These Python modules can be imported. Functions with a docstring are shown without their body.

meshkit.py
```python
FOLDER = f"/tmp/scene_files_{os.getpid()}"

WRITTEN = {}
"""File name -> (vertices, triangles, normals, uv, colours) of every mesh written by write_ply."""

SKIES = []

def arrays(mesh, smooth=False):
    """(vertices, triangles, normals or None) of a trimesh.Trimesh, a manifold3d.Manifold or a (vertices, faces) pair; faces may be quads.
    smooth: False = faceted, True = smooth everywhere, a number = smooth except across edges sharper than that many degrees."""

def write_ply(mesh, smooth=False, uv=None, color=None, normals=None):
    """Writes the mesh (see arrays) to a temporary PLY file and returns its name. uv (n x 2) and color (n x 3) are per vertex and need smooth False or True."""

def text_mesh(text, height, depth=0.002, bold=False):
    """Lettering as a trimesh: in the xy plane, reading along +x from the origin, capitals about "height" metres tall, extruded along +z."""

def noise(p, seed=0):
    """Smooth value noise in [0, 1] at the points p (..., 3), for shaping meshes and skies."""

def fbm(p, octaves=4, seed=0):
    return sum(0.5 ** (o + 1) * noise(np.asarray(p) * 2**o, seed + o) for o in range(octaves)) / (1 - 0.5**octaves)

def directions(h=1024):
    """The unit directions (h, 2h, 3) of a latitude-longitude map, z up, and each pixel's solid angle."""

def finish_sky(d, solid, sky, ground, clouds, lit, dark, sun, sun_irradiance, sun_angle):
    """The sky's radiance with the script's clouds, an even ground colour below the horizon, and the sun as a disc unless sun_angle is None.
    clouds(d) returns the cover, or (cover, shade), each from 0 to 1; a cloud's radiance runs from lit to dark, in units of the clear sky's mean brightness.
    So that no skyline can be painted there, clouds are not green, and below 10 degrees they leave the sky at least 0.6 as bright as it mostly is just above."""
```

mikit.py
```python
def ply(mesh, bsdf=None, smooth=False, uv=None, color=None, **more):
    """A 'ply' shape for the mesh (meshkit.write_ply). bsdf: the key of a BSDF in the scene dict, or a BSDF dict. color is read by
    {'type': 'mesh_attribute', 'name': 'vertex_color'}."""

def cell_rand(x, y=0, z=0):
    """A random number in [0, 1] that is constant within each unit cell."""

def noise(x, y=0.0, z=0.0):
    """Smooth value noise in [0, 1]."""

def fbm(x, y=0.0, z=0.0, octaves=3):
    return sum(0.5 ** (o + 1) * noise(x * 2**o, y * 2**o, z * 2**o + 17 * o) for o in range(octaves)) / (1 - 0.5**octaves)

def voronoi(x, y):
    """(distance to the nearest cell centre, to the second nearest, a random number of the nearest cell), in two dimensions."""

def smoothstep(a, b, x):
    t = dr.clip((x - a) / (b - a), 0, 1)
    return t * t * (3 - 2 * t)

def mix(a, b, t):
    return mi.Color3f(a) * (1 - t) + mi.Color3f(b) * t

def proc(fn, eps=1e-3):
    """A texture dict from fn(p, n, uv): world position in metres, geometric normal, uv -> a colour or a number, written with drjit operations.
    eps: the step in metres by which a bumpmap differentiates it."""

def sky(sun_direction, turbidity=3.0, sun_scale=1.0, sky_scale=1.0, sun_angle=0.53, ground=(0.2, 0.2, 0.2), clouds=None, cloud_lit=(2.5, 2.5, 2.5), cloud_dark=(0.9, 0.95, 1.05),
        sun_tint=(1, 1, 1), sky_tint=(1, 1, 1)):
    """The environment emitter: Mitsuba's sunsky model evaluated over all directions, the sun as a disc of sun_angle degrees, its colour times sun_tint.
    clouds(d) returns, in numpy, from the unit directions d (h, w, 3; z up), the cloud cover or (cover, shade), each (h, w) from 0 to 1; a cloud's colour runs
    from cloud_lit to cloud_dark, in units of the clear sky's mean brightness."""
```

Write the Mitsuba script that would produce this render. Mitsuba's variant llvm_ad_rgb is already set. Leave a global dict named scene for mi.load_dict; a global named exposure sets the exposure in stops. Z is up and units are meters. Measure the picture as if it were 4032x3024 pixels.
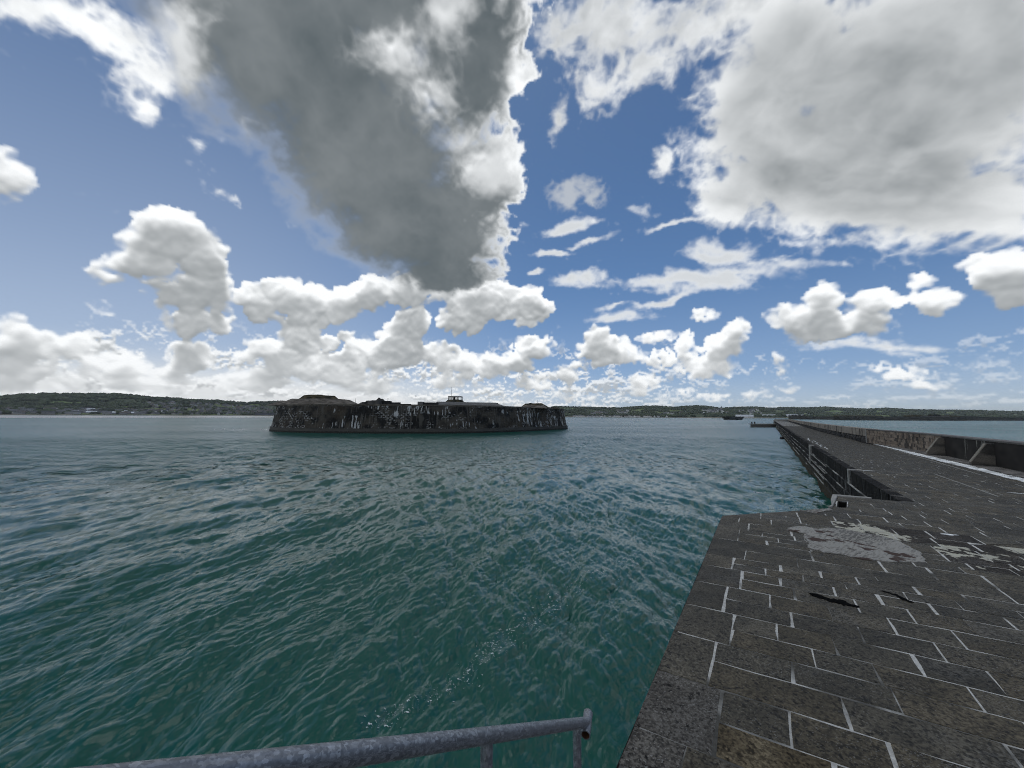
import math
import random

import drjit as dr
import mitsuba as mi
import numpy as np
import trimesh
from scipy.ndimage import gaussian_filter, map_coordinates
from shapely import affinity
from shapely.geometry import LineString, Point, Polygon
from shapely.ops import unary_union

import meshkit
import mikit
from mikit import cell_rand, fbm, mix, noise, proc, smoothstep, voronoi

random.seed(7)
RNG = np.random.default_rng(7)
scene, labels = {}, {}
T = mi.ScalarTransform4f

# ------------------------------------------------------------------ camera, sky, exposure
EYE, DECK = 5.60, 2.795                      # metres above the sea: the lens, the top of the pavement
PITCH, ROLL = math.radians(4.76), math.radians(0.285)
fwd = np.array([0, math.cos(PITCH), math.sin(PITCH)])
right0 = np.array([1.0, 0, 0])
up0 = np.cross(right0, fwd)
up_v = np.cross(math.cos(ROLL) * right0 + math.sin(ROLL) * up0, fwd)
scene["camera"] = {
    "type": "perspective", "fov": math.degrees(2 * math.atan(2016 / 1515)), "fov_axis": "x", "near_clip": 0.05, "far_clip": 60000.0,
    "to_world": T().look_at(origin=[0, 0, EYE], target=[0, float(fwd[1]) * 10, EYE + float(fwd[2]) * 10], up=up_v.tolist()),
}
exposure = 1.3

# clouds: soft ellipses, each (azimuth, elevation, half-axes, turn, weight) in degrees
DARK = [(-24.9, 48.9, 19.4, 5.5, -159, 1), (-28, 41.2, 14.6, 6.7, -155.8, 1), (-22, 33.7, 12.8, 9.9, 170.3, 1), (-14.5, 25.6, 11.6, 7.6, 171.2, 1), (-8.1, 44.9, 8.6, 7.2, 79.8, 1), (-4.9, 32.5, 5.7, 4.5, -163.8, 1), (-35.7, 41.5, 9.1, 4.9, -169.1, 1), (-10.3, 19.9, 7.2, 2.5, -175.8, 1), (-41.9, 36.8, 3.9, 1.8, 67.2, 1)]
DARKLESS = [(-10, 48.2, 3.9, 3.4, 71.1, 0.95), (0.8, 41.9, 3.8, 2.5, 90.7, 0.7), (-2.4, 33.7, 5.7, 3.4, -177.9, 0.95), (-18.6, 43.7, 5.6, 2.6, -163.3, 0.5), (-12.6, 40.5, 3.8, 2.6, -153.2, 0.55), (-44.2, 35.3, 6.4, 3.1, 66.3, 0.95), (-7.9, 37, 3.5, 2.4, -171.4, 0.5), (-39, 29.1, 4.4, 1.8, 63.1, 0.3)]
FRINGE = [(-53.3, 34.4, 4.1, 1.8, -152.1, 1), (-48.9, 34.8, 3.3, 2.7, -176.2, 1), (-45.6, 33.2, 3.5, 2.1, 66.3, 1), (-45.4, 30.9, 1.6, 0.9, 80.8, 1), (-40.7, 28.2, 1.6, 1.1, 108, 0.7), (-38.8, 25.4, 1.9, 0.7, 176.6, 0.6)]
LOW = [(-43.4, 16.7, 3, 2.3, -145.2, 1), (-42.4, 19.2, 3.8, 2.3, -167.6, 1), (-45.4, 16.4, 2.2, 1.3, -155.4, 1), (-47.2, 14.3, 1.5, 1, -156.3, 1), (-39.6, 17.2, 2.8, 2.3, -126.7, 1), (-40.6, 13.9, 4.2, 2.5, -163.1, 1), (-39.6, 10.9, 3.6, 2.5, -165.2, 1), (-33.9, 14, 3, 2.4, -154.8, 1), (-32, 15.8, 2.3, 1.7, -161.7, 1), (-29.3, 13.9, 3.7, 2.6, -166.9, 1), (-24.8, 14.7, 3.5, 2.1, -159.3, 1), (-21.3, 17, 3.1, 2.1, -148.9, 1), (-14.3, 18, 8.3, 1.8, -175.1, 1), (-3.3, 16.9, 7.4, 2.9, -178.6, 1), (2.3, 16.3, 3.4, 2.6, 178.9, 1), (-7.4, 14.1, 4, 2.6, -177, 1), (-15.5, 13.1, 3.2, 2.9, 83.2, 1), (-17.3, 9.4, 5.1, 2.9, -176, 1), (-24, 8.9, 3.5, 2.8, -172, 1), (-29.1, 10.3, 2.7, 2.5, -154.4, 1), (-32.1, 7.4, 3.8, 2, -174.3, 1), (-39.8, 6.6, 2.5, 1.4, -173, 1), (-49.3, 6.9, 2.3, 1.4, -168.5, 1), (-51.8, 6.1, 3, 1.9, -169, 1), (-53.1, 7.6, 1.9, 1, 91.2, 1), (-45.7, 5.5, 2.6, 1.5, -172.6, 1), (-47.6, 10.8, 1.4, 0.6, 160.7, 1), (-54.1, 20.8, 2.5, 1.3, 85, 1), (-54.1, 16, 0.5, 0.2, 90.6, 1), (-1.5, 7.5, 4.1, 1.9, -179.5, 1), (3.4, 10.6, 3.1, 1.7, 179.5, 1), (-10.1, 8.7, 4, 1.7, -178, 1), (-26.2, 6, 5.1, 1.9, -176.6, 1), (13.3, 9.7, 3.9, 2.3, 177.4, 1), (12.6, 11.7, 2, 1.7, 173.8, 1), (16.2, 8.6, 3.2, 1.3, 177.6, 1), (8.5, 7.4, 4, 1, 179.1, 0.7), (39.9, 10.7, 5.1, 2, 176, 1), (39.4, 13.7, 2.1, 1.6, 109.7, 1), (43.5, 12.4, 2.5, 1.6, -178.8, 1), (36.4, 11.5, 2.2, 1.6, 165.7, 1), (48.3, 11.7, 2.3, 1.6, 139.9, 1), (47.8, 14.1, 1.1, 0.9, 119.7, 1), (52.5, 13.3, 2.5, 2, 121.9, 1), (53.1, 10.6, 1.6, 1.2, 151.4, 1), (26.6, 13.3, 1.9, 1, 172.2, 1), (30.6, 11, 2, 1.3, -148.3, 1), (28.9, 8.8, 3.1, 1.5, -160.9, 1), (20.9, 10.7, 2.7, 0.8, -178.6, 1), (24.4, 9.1, 2.2, 1.3, 89.3, 0.8), (27.2, 6.5, 4.8, 1.2, 176.9, 0.75), (45.3, 5, 2.4, 1, 175.1, 0.5), (34.7, 4, 2.8, 0.6, 177.5, 0.55), (-52, 4, 2.7, 1.4, -173.8, 1), (-44.2, 3.3, 2.5, 0.8, -176.4, 1), (-33.9, 4.1, 4.4, 1.3, -176.9, 1), (-20.3, 4.3, 4.9, 1, -178.1, 1), (9.8, 2.8, 8.6, 0.7, 179.8, 0.7), (32.4, 2.4, 0.8, 0.6, 179.8, 0.6), (-7.2, 7.7, 3.1, 1.5, -178.6, 0.96), (-34.4, 3, 2.4, 0.6, -177.6, 0.99), (18.5, 4.8, 2.4, 1.3, 178.7, 0.6), (-48.6, 3.6, 1, 0.7, -174.6, 0.98), (-45, 3.7, 1.3, 1.1, -174.6, 0.83), (3.9, 5.7, 2.6, 1.1, 179.9, 0.69), (-9.8, 7.5, 2, 1.2, -178.2, 0.67), (6.7, 3.3, 1.9, 0.9, 180, 0.62), (33.4, 3.2, 1.1, 0.6, 178.4, 0.6), (7.5, 6.1, 2.2, 1.7, 179.2, 0.96), (-41, 2.6, 0.7, 0.5, -178.2, 0.95), (21.2, 7.9, 2.5, 1.6, 176.4, 0.6), (-29.9, 7.2, 2.1, 1.4, -174.2, 0.88), (-20, 6, 2, 1, -177.3, 0.85), (-22.1, 7.7, 1.3, 0.8, -175.7, 0.75), (-49.4, 2.8, 0.9, 0.6, -176.4, 0.84), (35.4, 6.9, 1.5, 0.9, 88.6, 0.6), (-11.1, 5.5, 1.8, 1.3, -178.5, 0.67), (-41.9, 4.5, 1.8, 1.2, -175, 0.93), (-53, 4, 1.1, 0.8, 91.8, 0.75), (-3.2, 6.7, 2.8, 1.4, -179.3, 0.81), (-31.2, 6.8, 2.4, 1.9, -172.7, 0.93), (-20.7, 3.6, 1, 1, 122.2, 0.63), (21.4, 2.7, 1.3, 0.6, 179.4, 0.6), (46.9, 3.2, 1.4, 0.5, 177, 0.6), (27.5, 2.8, 2.2, 0.5, 178.9, 0.6), (13.2, 3, 2.5, 0.5, 179.6, 0.6), (-8.6, 4.8, 3.1, 0.9, -179, 0.73), (-42.3, 4.1, 1.6, 1.1, -175.1, 0.85), (46.5, 3.4, 0.7, 0.6, 86.7, 0.6), (-17.3, 2.3, 2, 0.8, -179.1, 0.61), (18.1, 3.5, 1.5, 0.6, 179.3, 0.6), (-51.9, 2.3, 1.1, 0.3, -176.7, 0.85), (1, 8, 2.4, 2, -180, 0.82), (-6.4, 4.3, 3, 0.6, -179.2, 0.96), (2.7, 4.4, 2.8, 1.3, -179.9, 0.64), (23.7, 3.5, 1.3, 0.7, 179, 0.6), (-6.9, 6.9, 2.1, 1.7, -178.4, 0.75), (32.4, 2.6, 2, 0.8, 178.9, 0.6), (-40.8, 4, 1.9, 1.1, -175.9, 0.7), (-43.6, 3.3, 0.8, 0.8, 93.1, 0.73)]
SHEET = [(27, 18.3, 9.5, 1.5, 175.4, 1), (31.4, 18.1, 5.3, 1.3, 169, 1), (29.4, 21, 4, 1.5, 176.4, 1), (28.6, 22.3, 2.6, 1.2, 166.1, 1), (21.1, 16.2, 4.6, 0.6, -171, 1), (15.3, 15.7, 2.8, 0.5, -173.8, 1), (10, 19.8, 3.8, 1.1, -175.5, 1), (8, 26.8, 3.7, 0.9, -176.1, 1), (11.4, 24.8, 3.6, 0.5, -170.1, 1), (5.9, 23.3, 2.6, 0.5, 177.9, 1), (3, 20.9, 1.2, 0.4, 179.1, 1), (22.6, 25.3, 3.8, 0.5, -177.7, 1), (18.2, 27.3, 1.7, 1.1, 167, 0.6), (42.5, 8, 5.8, 0.8, 170.3, 0.7), (36.3, 18, 3.8, 0.6, 176.8, 0.6), (15.3, 13.9, 3.7, 1, -173.3, 0.6)]
PALE = [(10.1, 30.6, 3.7, 2.3, 172.5, 0.8)]
FLUFF = [(13.3, 47.2, 8.9, 3.2, 175.8, 1), (20.7, 42.6, 6.9, 3, -176.1, 1), (13.1, 41.6, 3.2, 2.3, 154.7, 1), (6.7, 38.8, 2.3, 1.2, 77.5, 0.9), (28.2, 43.6, 6.1, 2.6, 167.8, 1), (33.9, 44.1, 5.3, 1.6, 152.9, 1)]
RIGHT = [(46.5, 30.7, 11.9, 9.2, 143.7, 1), (52.8, 32.6, 11.1, 5.6, 131, 1), (39.4, 26, 11.9, 4.9, 146.4, 1), (48.9, 21.3, 11.1, 3.4, 151.7, 1), (34.3, 34.5, 7.3, 4.9, 121.7, 1), (29.6, 26.7, 4.1, 2.9, 151.7, 1), (37.6, 39.9, 5.5, 4.5, 139.5, 1), (22.2, 32.5, 1.6, 1.1, 70.4, 0.7)]
def sstep(a, b, x):
    t = np.clip((x - a) / (b - a), 0, 1)
    return t * t * (3 - 2 * t)
def fb(p, octaves, seed):
    return meshkit.fbm(p, octaves, seed) - 0.5
def blob_field(d, blobs, k=5.0):
    """Largest of the soft ellipses (azimuth, elevation, half-axes, turn, weight; degrees) in each direction: above 0 inside, falling to -1 outside."""
    acc = np.full(d.shape[:2], np.exp(-k))
    for az, el, a, b, rot, w in blobs:
        A, E, R = np.radians([az, el, rot])
        c = np.array([np.sin(A) * np.cos(E), np.cos(A) * np.cos(E), np.sin(E)])
        e1 = np.array([np.cos(A), -np.sin(A), 0.0])
        e2 = np.array([-np.sin(A) * np.sin(E), -np.cos(A) * np.sin(E), np.cos(E)])
        u, v = np.cos(R) * e1 + np.sin(R) * e2, -np.sin(R) * e1 + np.cos(R) * e2
        rows = np.abs(np.degrees(np.arcsin(np.clip(d[..., 2].mean(1), -1, 1))) - el) < 2.2 * max(a, b) + 6
        m = d[rows]
        q = np.sqrt((m @ u / np.radians(a)) ** 2 + (m @ v / np.radians(b)) ** 2)
        acc[rows] += np.where(m @ c > 0.3, np.exp(k * np.clip(w * (1 - q), -1.5, 1)), 0)
    return np.clip(np.log(acc) / k, -1, 1.2)
def heap(az, el, blobs, rng, small=1.0, count=1.0):
    """Heaped-up round puffs: how far they stand towards us, in degrees, at the (warped) azimuth and elevation of each direction; -9 where there is none."""
    h = np.full(az.shape, -9.0)
    rows_el, cols = 90 - (np.arange(az.shape[0]) + 0.5) * 90 / az.shape[0], az.shape[1]
    for A, E, a, b, rot, w in blobs:
        ce, R = np.cos(np.radians(E)), np.radians(rot)
        n = int(count * np.clip(40 * a / b, 50, 190))
        for j in range(n):
            q, t = rng.uniform(0, 1) ** 0.42, rng.uniform(0, 2 * np.pi)
            x, y = a * q * np.cos(t), b * q * np.sin(t)
            pa, pe = A + (x * np.cos(R) - y * np.sin(R)) / ce, E + x * np.sin(R) + y * np.cos(R)
            r = min(small * min(b, 3.4) * (0.80 - 0.62 * q) * rng.uniform(0.22, 1.1) * w, 2.6) + 0.10
            i = np.nonzero(np.abs(rows_el - pe) < r + 2.2)[0]
            if pe < -2 or not len(i):
                continue
            mid, half = (90 - pa) / 360 * cols, int((r + 2.2) / ce / 360 * cols) + 1
            k = np.arange(int(mid) - half, int(mid) + half) % cols
            win = np.ix_(i, k)
            da = (az[win] - pa + 180) % 360 - 180
            rho = 1 - ((da * ce) ** 2 + (el[win] - pe) ** 2) / r ** 2
            h[win] = np.maximum(h[win], np.where(rho > 0, r * np.sqrt(np.maximum(rho, 0)) + (1 - q) * 0.8 * b + rng.uniform(-0.25, 0.35), -9))
    return h
def up(x, rows):
    return np.concatenate([np.repeat(x[:1], rows, 0), x[:-rows]], 0)
def blur(x, s):
    return gaussian_filter(x, s, mode=("nearest", "wrap"))
def clouds(d):
    d = np.asarray(d, np.float64)
    rng = np.random.default_rng(12)
    z = np.maximum(d[..., 2], 0.02)
    el = np.degrees(np.arcsin(np.clip(d[..., 2], 0, 1)))
    az = np.degrees(np.arctan2(d[..., 0], d[..., 1]))
    flat = np.stack([d[..., 0] / (z + 0.18), d[..., 1] / (z + 0.18), 0 * z], -1)
    warp = np.stack([fb(d * 11, 4, s) for s in (5, 6, 7)], -1)
    curl = np.stack([fb(d * 55, 4, s) for s in (8, 9, 10)], -1)
    dw = d + 0.05 * warp + 0.016 * curl
    dw /= np.linalg.norm(dw, axis=-1, keepdims=True)
    azw, elw = np.degrees(np.arctan2(dw[..., 0], dw[..., 1])), np.degrees(np.arcsin(np.clip(dw[..., 2], -1, 1)))
    puff = 0.5 - np.abs(fb(d * 17 + 0.7 * warp, 6, 11)) * 2.6
    soft = fb(d * 9 + 0.5 * warp, 5, 21)
    fine = fb(d * 70 + 2 * warp, 4, 31)
    streak = fb(flat * np.array([5.0, 13.0, 1]) + 1.5 * warp, 6, 41)
    rag = 0.5 - np.abs(fb(d * 26 + 1.6 * warp, 6, 13)) * 2.4
    behind = fb(flat * 2.2 + 40, 5, 51)
    # heaps of white cumulus low over the land
    field = blob_field(dw, LOW)
    h = heap(azw, elw, LOW, rng)
    h = np.where(h > -5, h, -0.9)
    h = h + 2.1 * fine + 1.3 * (puff - 0.25) + 1.3 * (rag - 0.2) + 1.6 * soft - 0.15
    hb = np.maximum(blur(np.maximum(h, -1.0), 0.7), -1.0)
    T = sstep(-0.1, 1.25, blur(h, 0.5))
    # broken rows of small far cumulus near the horizon
    row = np.stack([az * 0.42, np.log(el + 1.0) * 5.2, 0 * az], -1)
    rows = fb(row + 1.2 * warp, 6, 91) + 0.5 * (0.5 - np.abs(fb(row * 3.1, 4, 92)) * 2.6 - 0.2)
    R_ = rows + 0.04 - 0.16 * sstep(5.5, 10, el) - 0.10 * sstep(0, 40, az)
    c_row = sstep(0.0, 0.16, R_) * sstep(12, 7, el) * (0.95 - 0.6 * sstep(0, 40, az))
    s_row = np.clip(0.22 + 0.45 * sstep(0.02, 0.25, up(blur(R_, 1.2), 3)) - 2.0 * (R_ - up(R_, 2)), 0.06, 0.55)
    back = 1.9 * (behind + 0.25 * puff) - 0.25 - 0.5 * sstep(30, 50, el) - 3 * sstep(-0.05, 0.3, d[..., 1])
    c_low = np.maximum(T, sstep(0, 0.25, back))
    slope = np.clip((hb - up(hb, 2)) * 0.75, -1.2, 1.2)
    thick = sum(np.clip(up(blur(np.maximum(h, 0), 2), n), 0, 2.2) for n in (5, 11, 18)) / 3
    under = sstep(0.3, 1.7, thick) * sstep(-0.9, 0.5, puff + 1.6 * soft)
    s_low = 0.80 * np.tanh(np.maximum(0.08 + 0.70 * under - 0.46 * slope + 0.40 * fine - 1.4 * soft - 0.25 * (puff - 0.2), 0) / 0.70) * (0.62 + 0.38 * sstep(1, 9, el)) + 0.10 * sstep(8, 1, el)
    west = sstep(18, -30, az)
    veil = 0.72 * sstep(9, 0.3, el) * west + 0.30 * sstep(7, 0, el) + 0.26 * sstep(48, 4, el) * sstep(8, -45, az) + 0.10 * sstep(20, 2, el)
    # thin sheets and pale tufts
    T = blob_field(dw, SHEET) + 1.2 * streak + 0.7 * rag + 0.5 * fine - 0.20
    c_sheet, s_sheet = 0.92 * sstep(-0.12, 0.75, T), 0.12 + 0.2 * sstep(0.3, 0.9, T)
    T = blob_field(dw, PALE) + 0.9 * rag - 0.25
    c_pale, s_pale = 0.7 * sstep(0.0, 0.55, T), 0.42 + 0 * z
    T = blob_field(dw, FLUFF) + 1.3 * streak + 1.1 * rag + 0.6 * fine - 0.33
    c_fluff, s_fluff = 0.97 * sstep(-0.12, 0.85, T), 0.26 - 0.7 * fb(d * 22 + warp, 5, 61) + 0.1 * sstep(0.5, 1.0, T)
    # the broad grey-white bank on the right
    T = blob_field(dw, RIGHT)
    T = T + 0.30 * sstep(0.2, 0.6, T) + 0.6 * streak + 0.8 * rag + 0.4 * fine - 0.16
    c_right = sstep(-0.08, 0.6, T)
    s_right = 0.16 + 0.55 * sstep(0.0, 0.75, blur(blob_field(dw, RIGHT), 14) + 0.7 * soft) - 0.5 * soft - 0.35 * streak - 0.12 * (puff - 0.2)
    # white fringe, then the dark cloud in front of it
    T = blob_field(dw, FRINGE) + 1.15 * rag + 0.6 * fine + 0.5 * streak - 0.42
    c_fr, s_fr = sstep(-0.1, 0.75, T), 0.05 - 0.6 * fb(d * 34, 5, 71)
    B = blob_field(dw, DARK)
    left = sstep(2, -16, az)
    T = B + 0.30 * puff + 0.16 * fine + 0.35 * soft + (0.3 * rag - 0.1) * (1 - left) - 0.03
    c_dark = sstep(0.0, 0.10 + 0.45 * left, T)
    bright = blob_field(dw, DARKLESS) + 0.5 * rag + 0.4 * soft - 0.18
    h = heap(azw, elw, DARKLESS, rng, 1.2) + 0.5 * puff + 0.6 * fine
    hb = blur(np.maximum(h, -1.0), 1.3)
    slope = np.clip((hb - up(hb, 3)) * 0.5, -1, 1)
    s_dark = 0.36 + 0.56 * sstep(0.0, 0.42, T) - sstep(-0.1, 0.7, bright) * (0.55 + 0.4 * slope) - 0.18 * soft - 0.05 * (puff - 0.2)
    edge = sstep(0.22, 0.02, T) * (1 - left)
    s_dark = s_dark * (1 - 0.85 * edge)
    high = sstep(51, 60, el) * sstep(-0.35, 0.25, behind + 0.4 * puff + 0.3 * streak)      # thin bright cloud overhead, round the hidden sun
    s_high = 0.30 - 0.6 * soft
    cover, shade = np.zeros_like(z), np.zeros_like(z)
    for c, s in ((veil, 0.24 + 0 * z), (high, s_high), (c_sheet, s_sheet), (c_pale, s_pale), (c_row, s_row), (c_low, s_low), (c_fluff, s_fluff), (c_right, s_right), (c_fr, s_fr), (c_dark, s_dark)):
        a = c / np.maximum(c + cover * (1 - c), 1e-6)
        shade = shade * (1 - a) + np.clip(s, 0, 1) * a
        cover = c + cover * (1 - c)
    return cover, shade
SUN = (math.sin(math.radians(-22)) * math.cos(math.radians(72)), math.cos(math.radians(-22)) * math.cos(math.radians(72)), math.sin(math.radians(72)))
scene["sky"] = mikit.sky(SUN, turbidity=3.0, sun_scale=0.10, sun_angle=40, clouds=clouds, cloud_lit=(4.6, 4.7, 4.75), cloud_dark=(0.37, 0.48, 0.54), sky_tint=(0.72, 0.85, 0.97), sun_tint=(0.76, 0.93, 1.15))

# ------------------------------------------------------------------ helpers
def put(key, mesh, bsdf, smooth=False, label=None, category=None, group=None, kind=None, **more):
    """One entry of the scene under a free key (a repeat takes a number) with its properties; returns the key."""
    k, n = key, 0
    while k in scene or k in labels:
        n += 1
        k = f"{key}_{n:03d}"
    scene[k] = mikit.ply(mesh, bsdf, smooth, **more)
    tag(k, label, category, group, kind)
    return k
def tag(k, label=None, category=None, group=None, kind=None):
    d = {a: b for a, b in (("label", label), ("category", category), ("group", group), ("kind", kind)) if b}
    if d:
        labels[k] = d
def thing(key, label, category, group=None):
    k, n = key, 0
    while k in labels or any(s == k or s.startswith(k + "__") for s in scene):
        n += 1
        k = f"{key}_{n:03d}"
    tag(k, label, category, group)
    return k
def box(x0, x1, y0, y1, z0, z1):
    m = trimesh.creation.box((x1 - x0, y1 - y0, z1 - z0))
    m.apply_translation(((x0 + x1) / 2, (y0 + y1) / 2, (z0 + z1) / 2))
    return m
def join(ms):
    return trimesh.util.concatenate(list(ms))
def tube(pts, rad, sides=14, caps=True):
    pts = np.asarray(pts, float)
    rad = np.broadcast_to(rad, (len(pts),))
    t = np.gradient(pts, axis=0)
    t /= np.linalg.norm(t, axis=1, keepdims=True)
    ref = np.array([0, 0, 1.0]) if abs(t[0, 2]) < 0.9 else np.array([1.0, 0, 0])
    a = np.cross(t, ref); a /= np.linalg.norm(a, axis=1, keepdims=True)
    b = np.cross(t, a)
    ang = np.arange(sides) * 2 * np.pi / sides
    v = pts[:, None] + rad[:, None, None] * (np.cos(ang)[None, :, None] * a[:, None] + np.sin(ang)[None, :, None] * b[:, None])
    i, j = np.meshgrid(np.arange(len(pts) - 1), np.arange(sides), indexing="ij")
    q = np.stack([i * sides + j, i * sides + (j + 1) % sides, (i + 1) * sides + (j + 1) % sides, (i + 1) * sides + j], -1).reshape(-1, 4)
    f = [np.vstack([q[:, [0, 1, 2]], q[:, [0, 2, 3]]])]
    v = v.reshape(-1, 3)
    if caps:
        n = len(v)
        v = np.vstack([v, pts[:1], pts[-1:]])
        k = np.arange(sides)
        f.append(np.stack([np.full(sides, n), (k + 1) % sides, k], 1))
        f.append(np.stack([np.full(sides, n + 1), n - sides + k, n - sides + (k + 1) % sides], 1))
    m = trimesh.Trimesh(v, np.vstack(f), process=False)
    m.fix_normals()
    return m
def prism(poly, z0, z1):
    if hasattr(poly, "geoms"):
        return join(prism(g, z0, z1) for g in poly.geoms if g.geom_type == "Polygon" and g.area > 1e-5)
    m = trimesh.creation.extrude_polygon(poly, z1 - z0, engine="earcut")
    m.apply_translation((0, 0, z0))
    return m
def slab(pts, z0, z1, bev=0.01, rough=0.0):
    """A stone: the outline pts (n x 2, counter-clockwise) from z0 up to z1 with a bevelled upper edge."""
    p = np.asarray(pts, float)
    n = len(p)
    c = p.mean(0)
    d = c - p
    inner = p + d / np.linalg.norm(d, axis=1, keepdims=True) * bev * 1.4
    v = np.vstack([np.c_[p, np.full(n, z0)], np.c_[p, np.full(n, z1 - bev * 0.7)], np.c_[inner, np.full(n, z1) + rough * RNG.uniform(-1, 1, n)], [[*c, z1]]])
    k = np.arange(n); j = (k + 1) % n
    f = np.vstack([np.c_[k, j, n + j], np.c_[k, n + j, n + k], np.c_[n + k, n + j, 2 * n + j], np.c_[n + k, 2 * n + j, 2 * n + k], np.c_[2 * n + k, 2 * n + j, np.full(n, 3 * n)]])
    return trimesh.Trimesh(v, f, process=False)
def hexa(corners):
    """A block from eight corners: four below (counter-clockwise from above) and four over them."""
    f = np.array([[0, 2, 1], [0, 3, 2], [4, 5, 6], [4, 6, 7], [0, 1, 5], [0, 5, 4], [1, 2, 6], [1, 6, 5], [2, 3, 7], [2, 7, 6], [3, 0, 4], [3, 4, 7]])
    m = trimesh.Trimesh(np.asarray(corners, float), f, process=False)
    if m.volume < 0:
        m.invert()
    return m

# the breakwater's own axes: t metres along it, s metres to the right of the near landing's edge
O = np.array([0.953843, 3.520916])
U, N = np.array([0.54612565, 0.83770327]), np.array([0.83770327, -0.54612565])
def W(s, t, z=None):
    p = O + np.multiply.outer(np.asarray(s, float), N) + np.multiply.outer(np.asarray(t, float), U)
    return p if z is None else np.concatenate([p, np.broadcast_to(np.asarray(z, float), p.shape[:-1])[..., None]], -1)
def bend(t):
    """How far the breakwater has curved to the right at t."""
    return 0.0080 * np.maximum(0, np.asarray(t, float) - 26)

# ------------------------------------------------------------------ materials
def stone(base, tan, speck, lichen=0.0, seed=0.0):
    def color(p, n, uv):
        x, y = p.x + seed, p.y + 2 * seed
        grain = fbm(x * 55, y * 55, p.z * 55, 3)
        blotch = fbm(x * 3.1, y * 3.1, p.z * 3, 4)
        c = mix(base, tan, smoothstep(0.40, 0.72, blotch))
        c = c * (0.45 + 1.15 * smoothstep(0.25, 0.8, grain))
        pit = smoothstep(0.66, 0.74, fbm(x * 24 + 9, y * 24, p.z * 20, 2))
        c = c * (1 - 0.6 * pit)
        c = mix(c, speck, 0.55 * smoothstep(0.72, 0.80, noise(x * 95, y * 95, p.z * 95)))
        pale = smoothstep(0.60, 0.74, fbm(x * 1.3 + 31, y * 1.3, 0.0, 4)) * smoothstep(0.35, 0.75, grain)
        return mix(c, (0.16, 0.155, 0.145), 0.30 * pale)
    return color
def relief(scale_m, f=40.0):
    return lambda p, n, uv: scale_m * noise(p.x * f, p.y * f, p.z * f)
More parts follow.
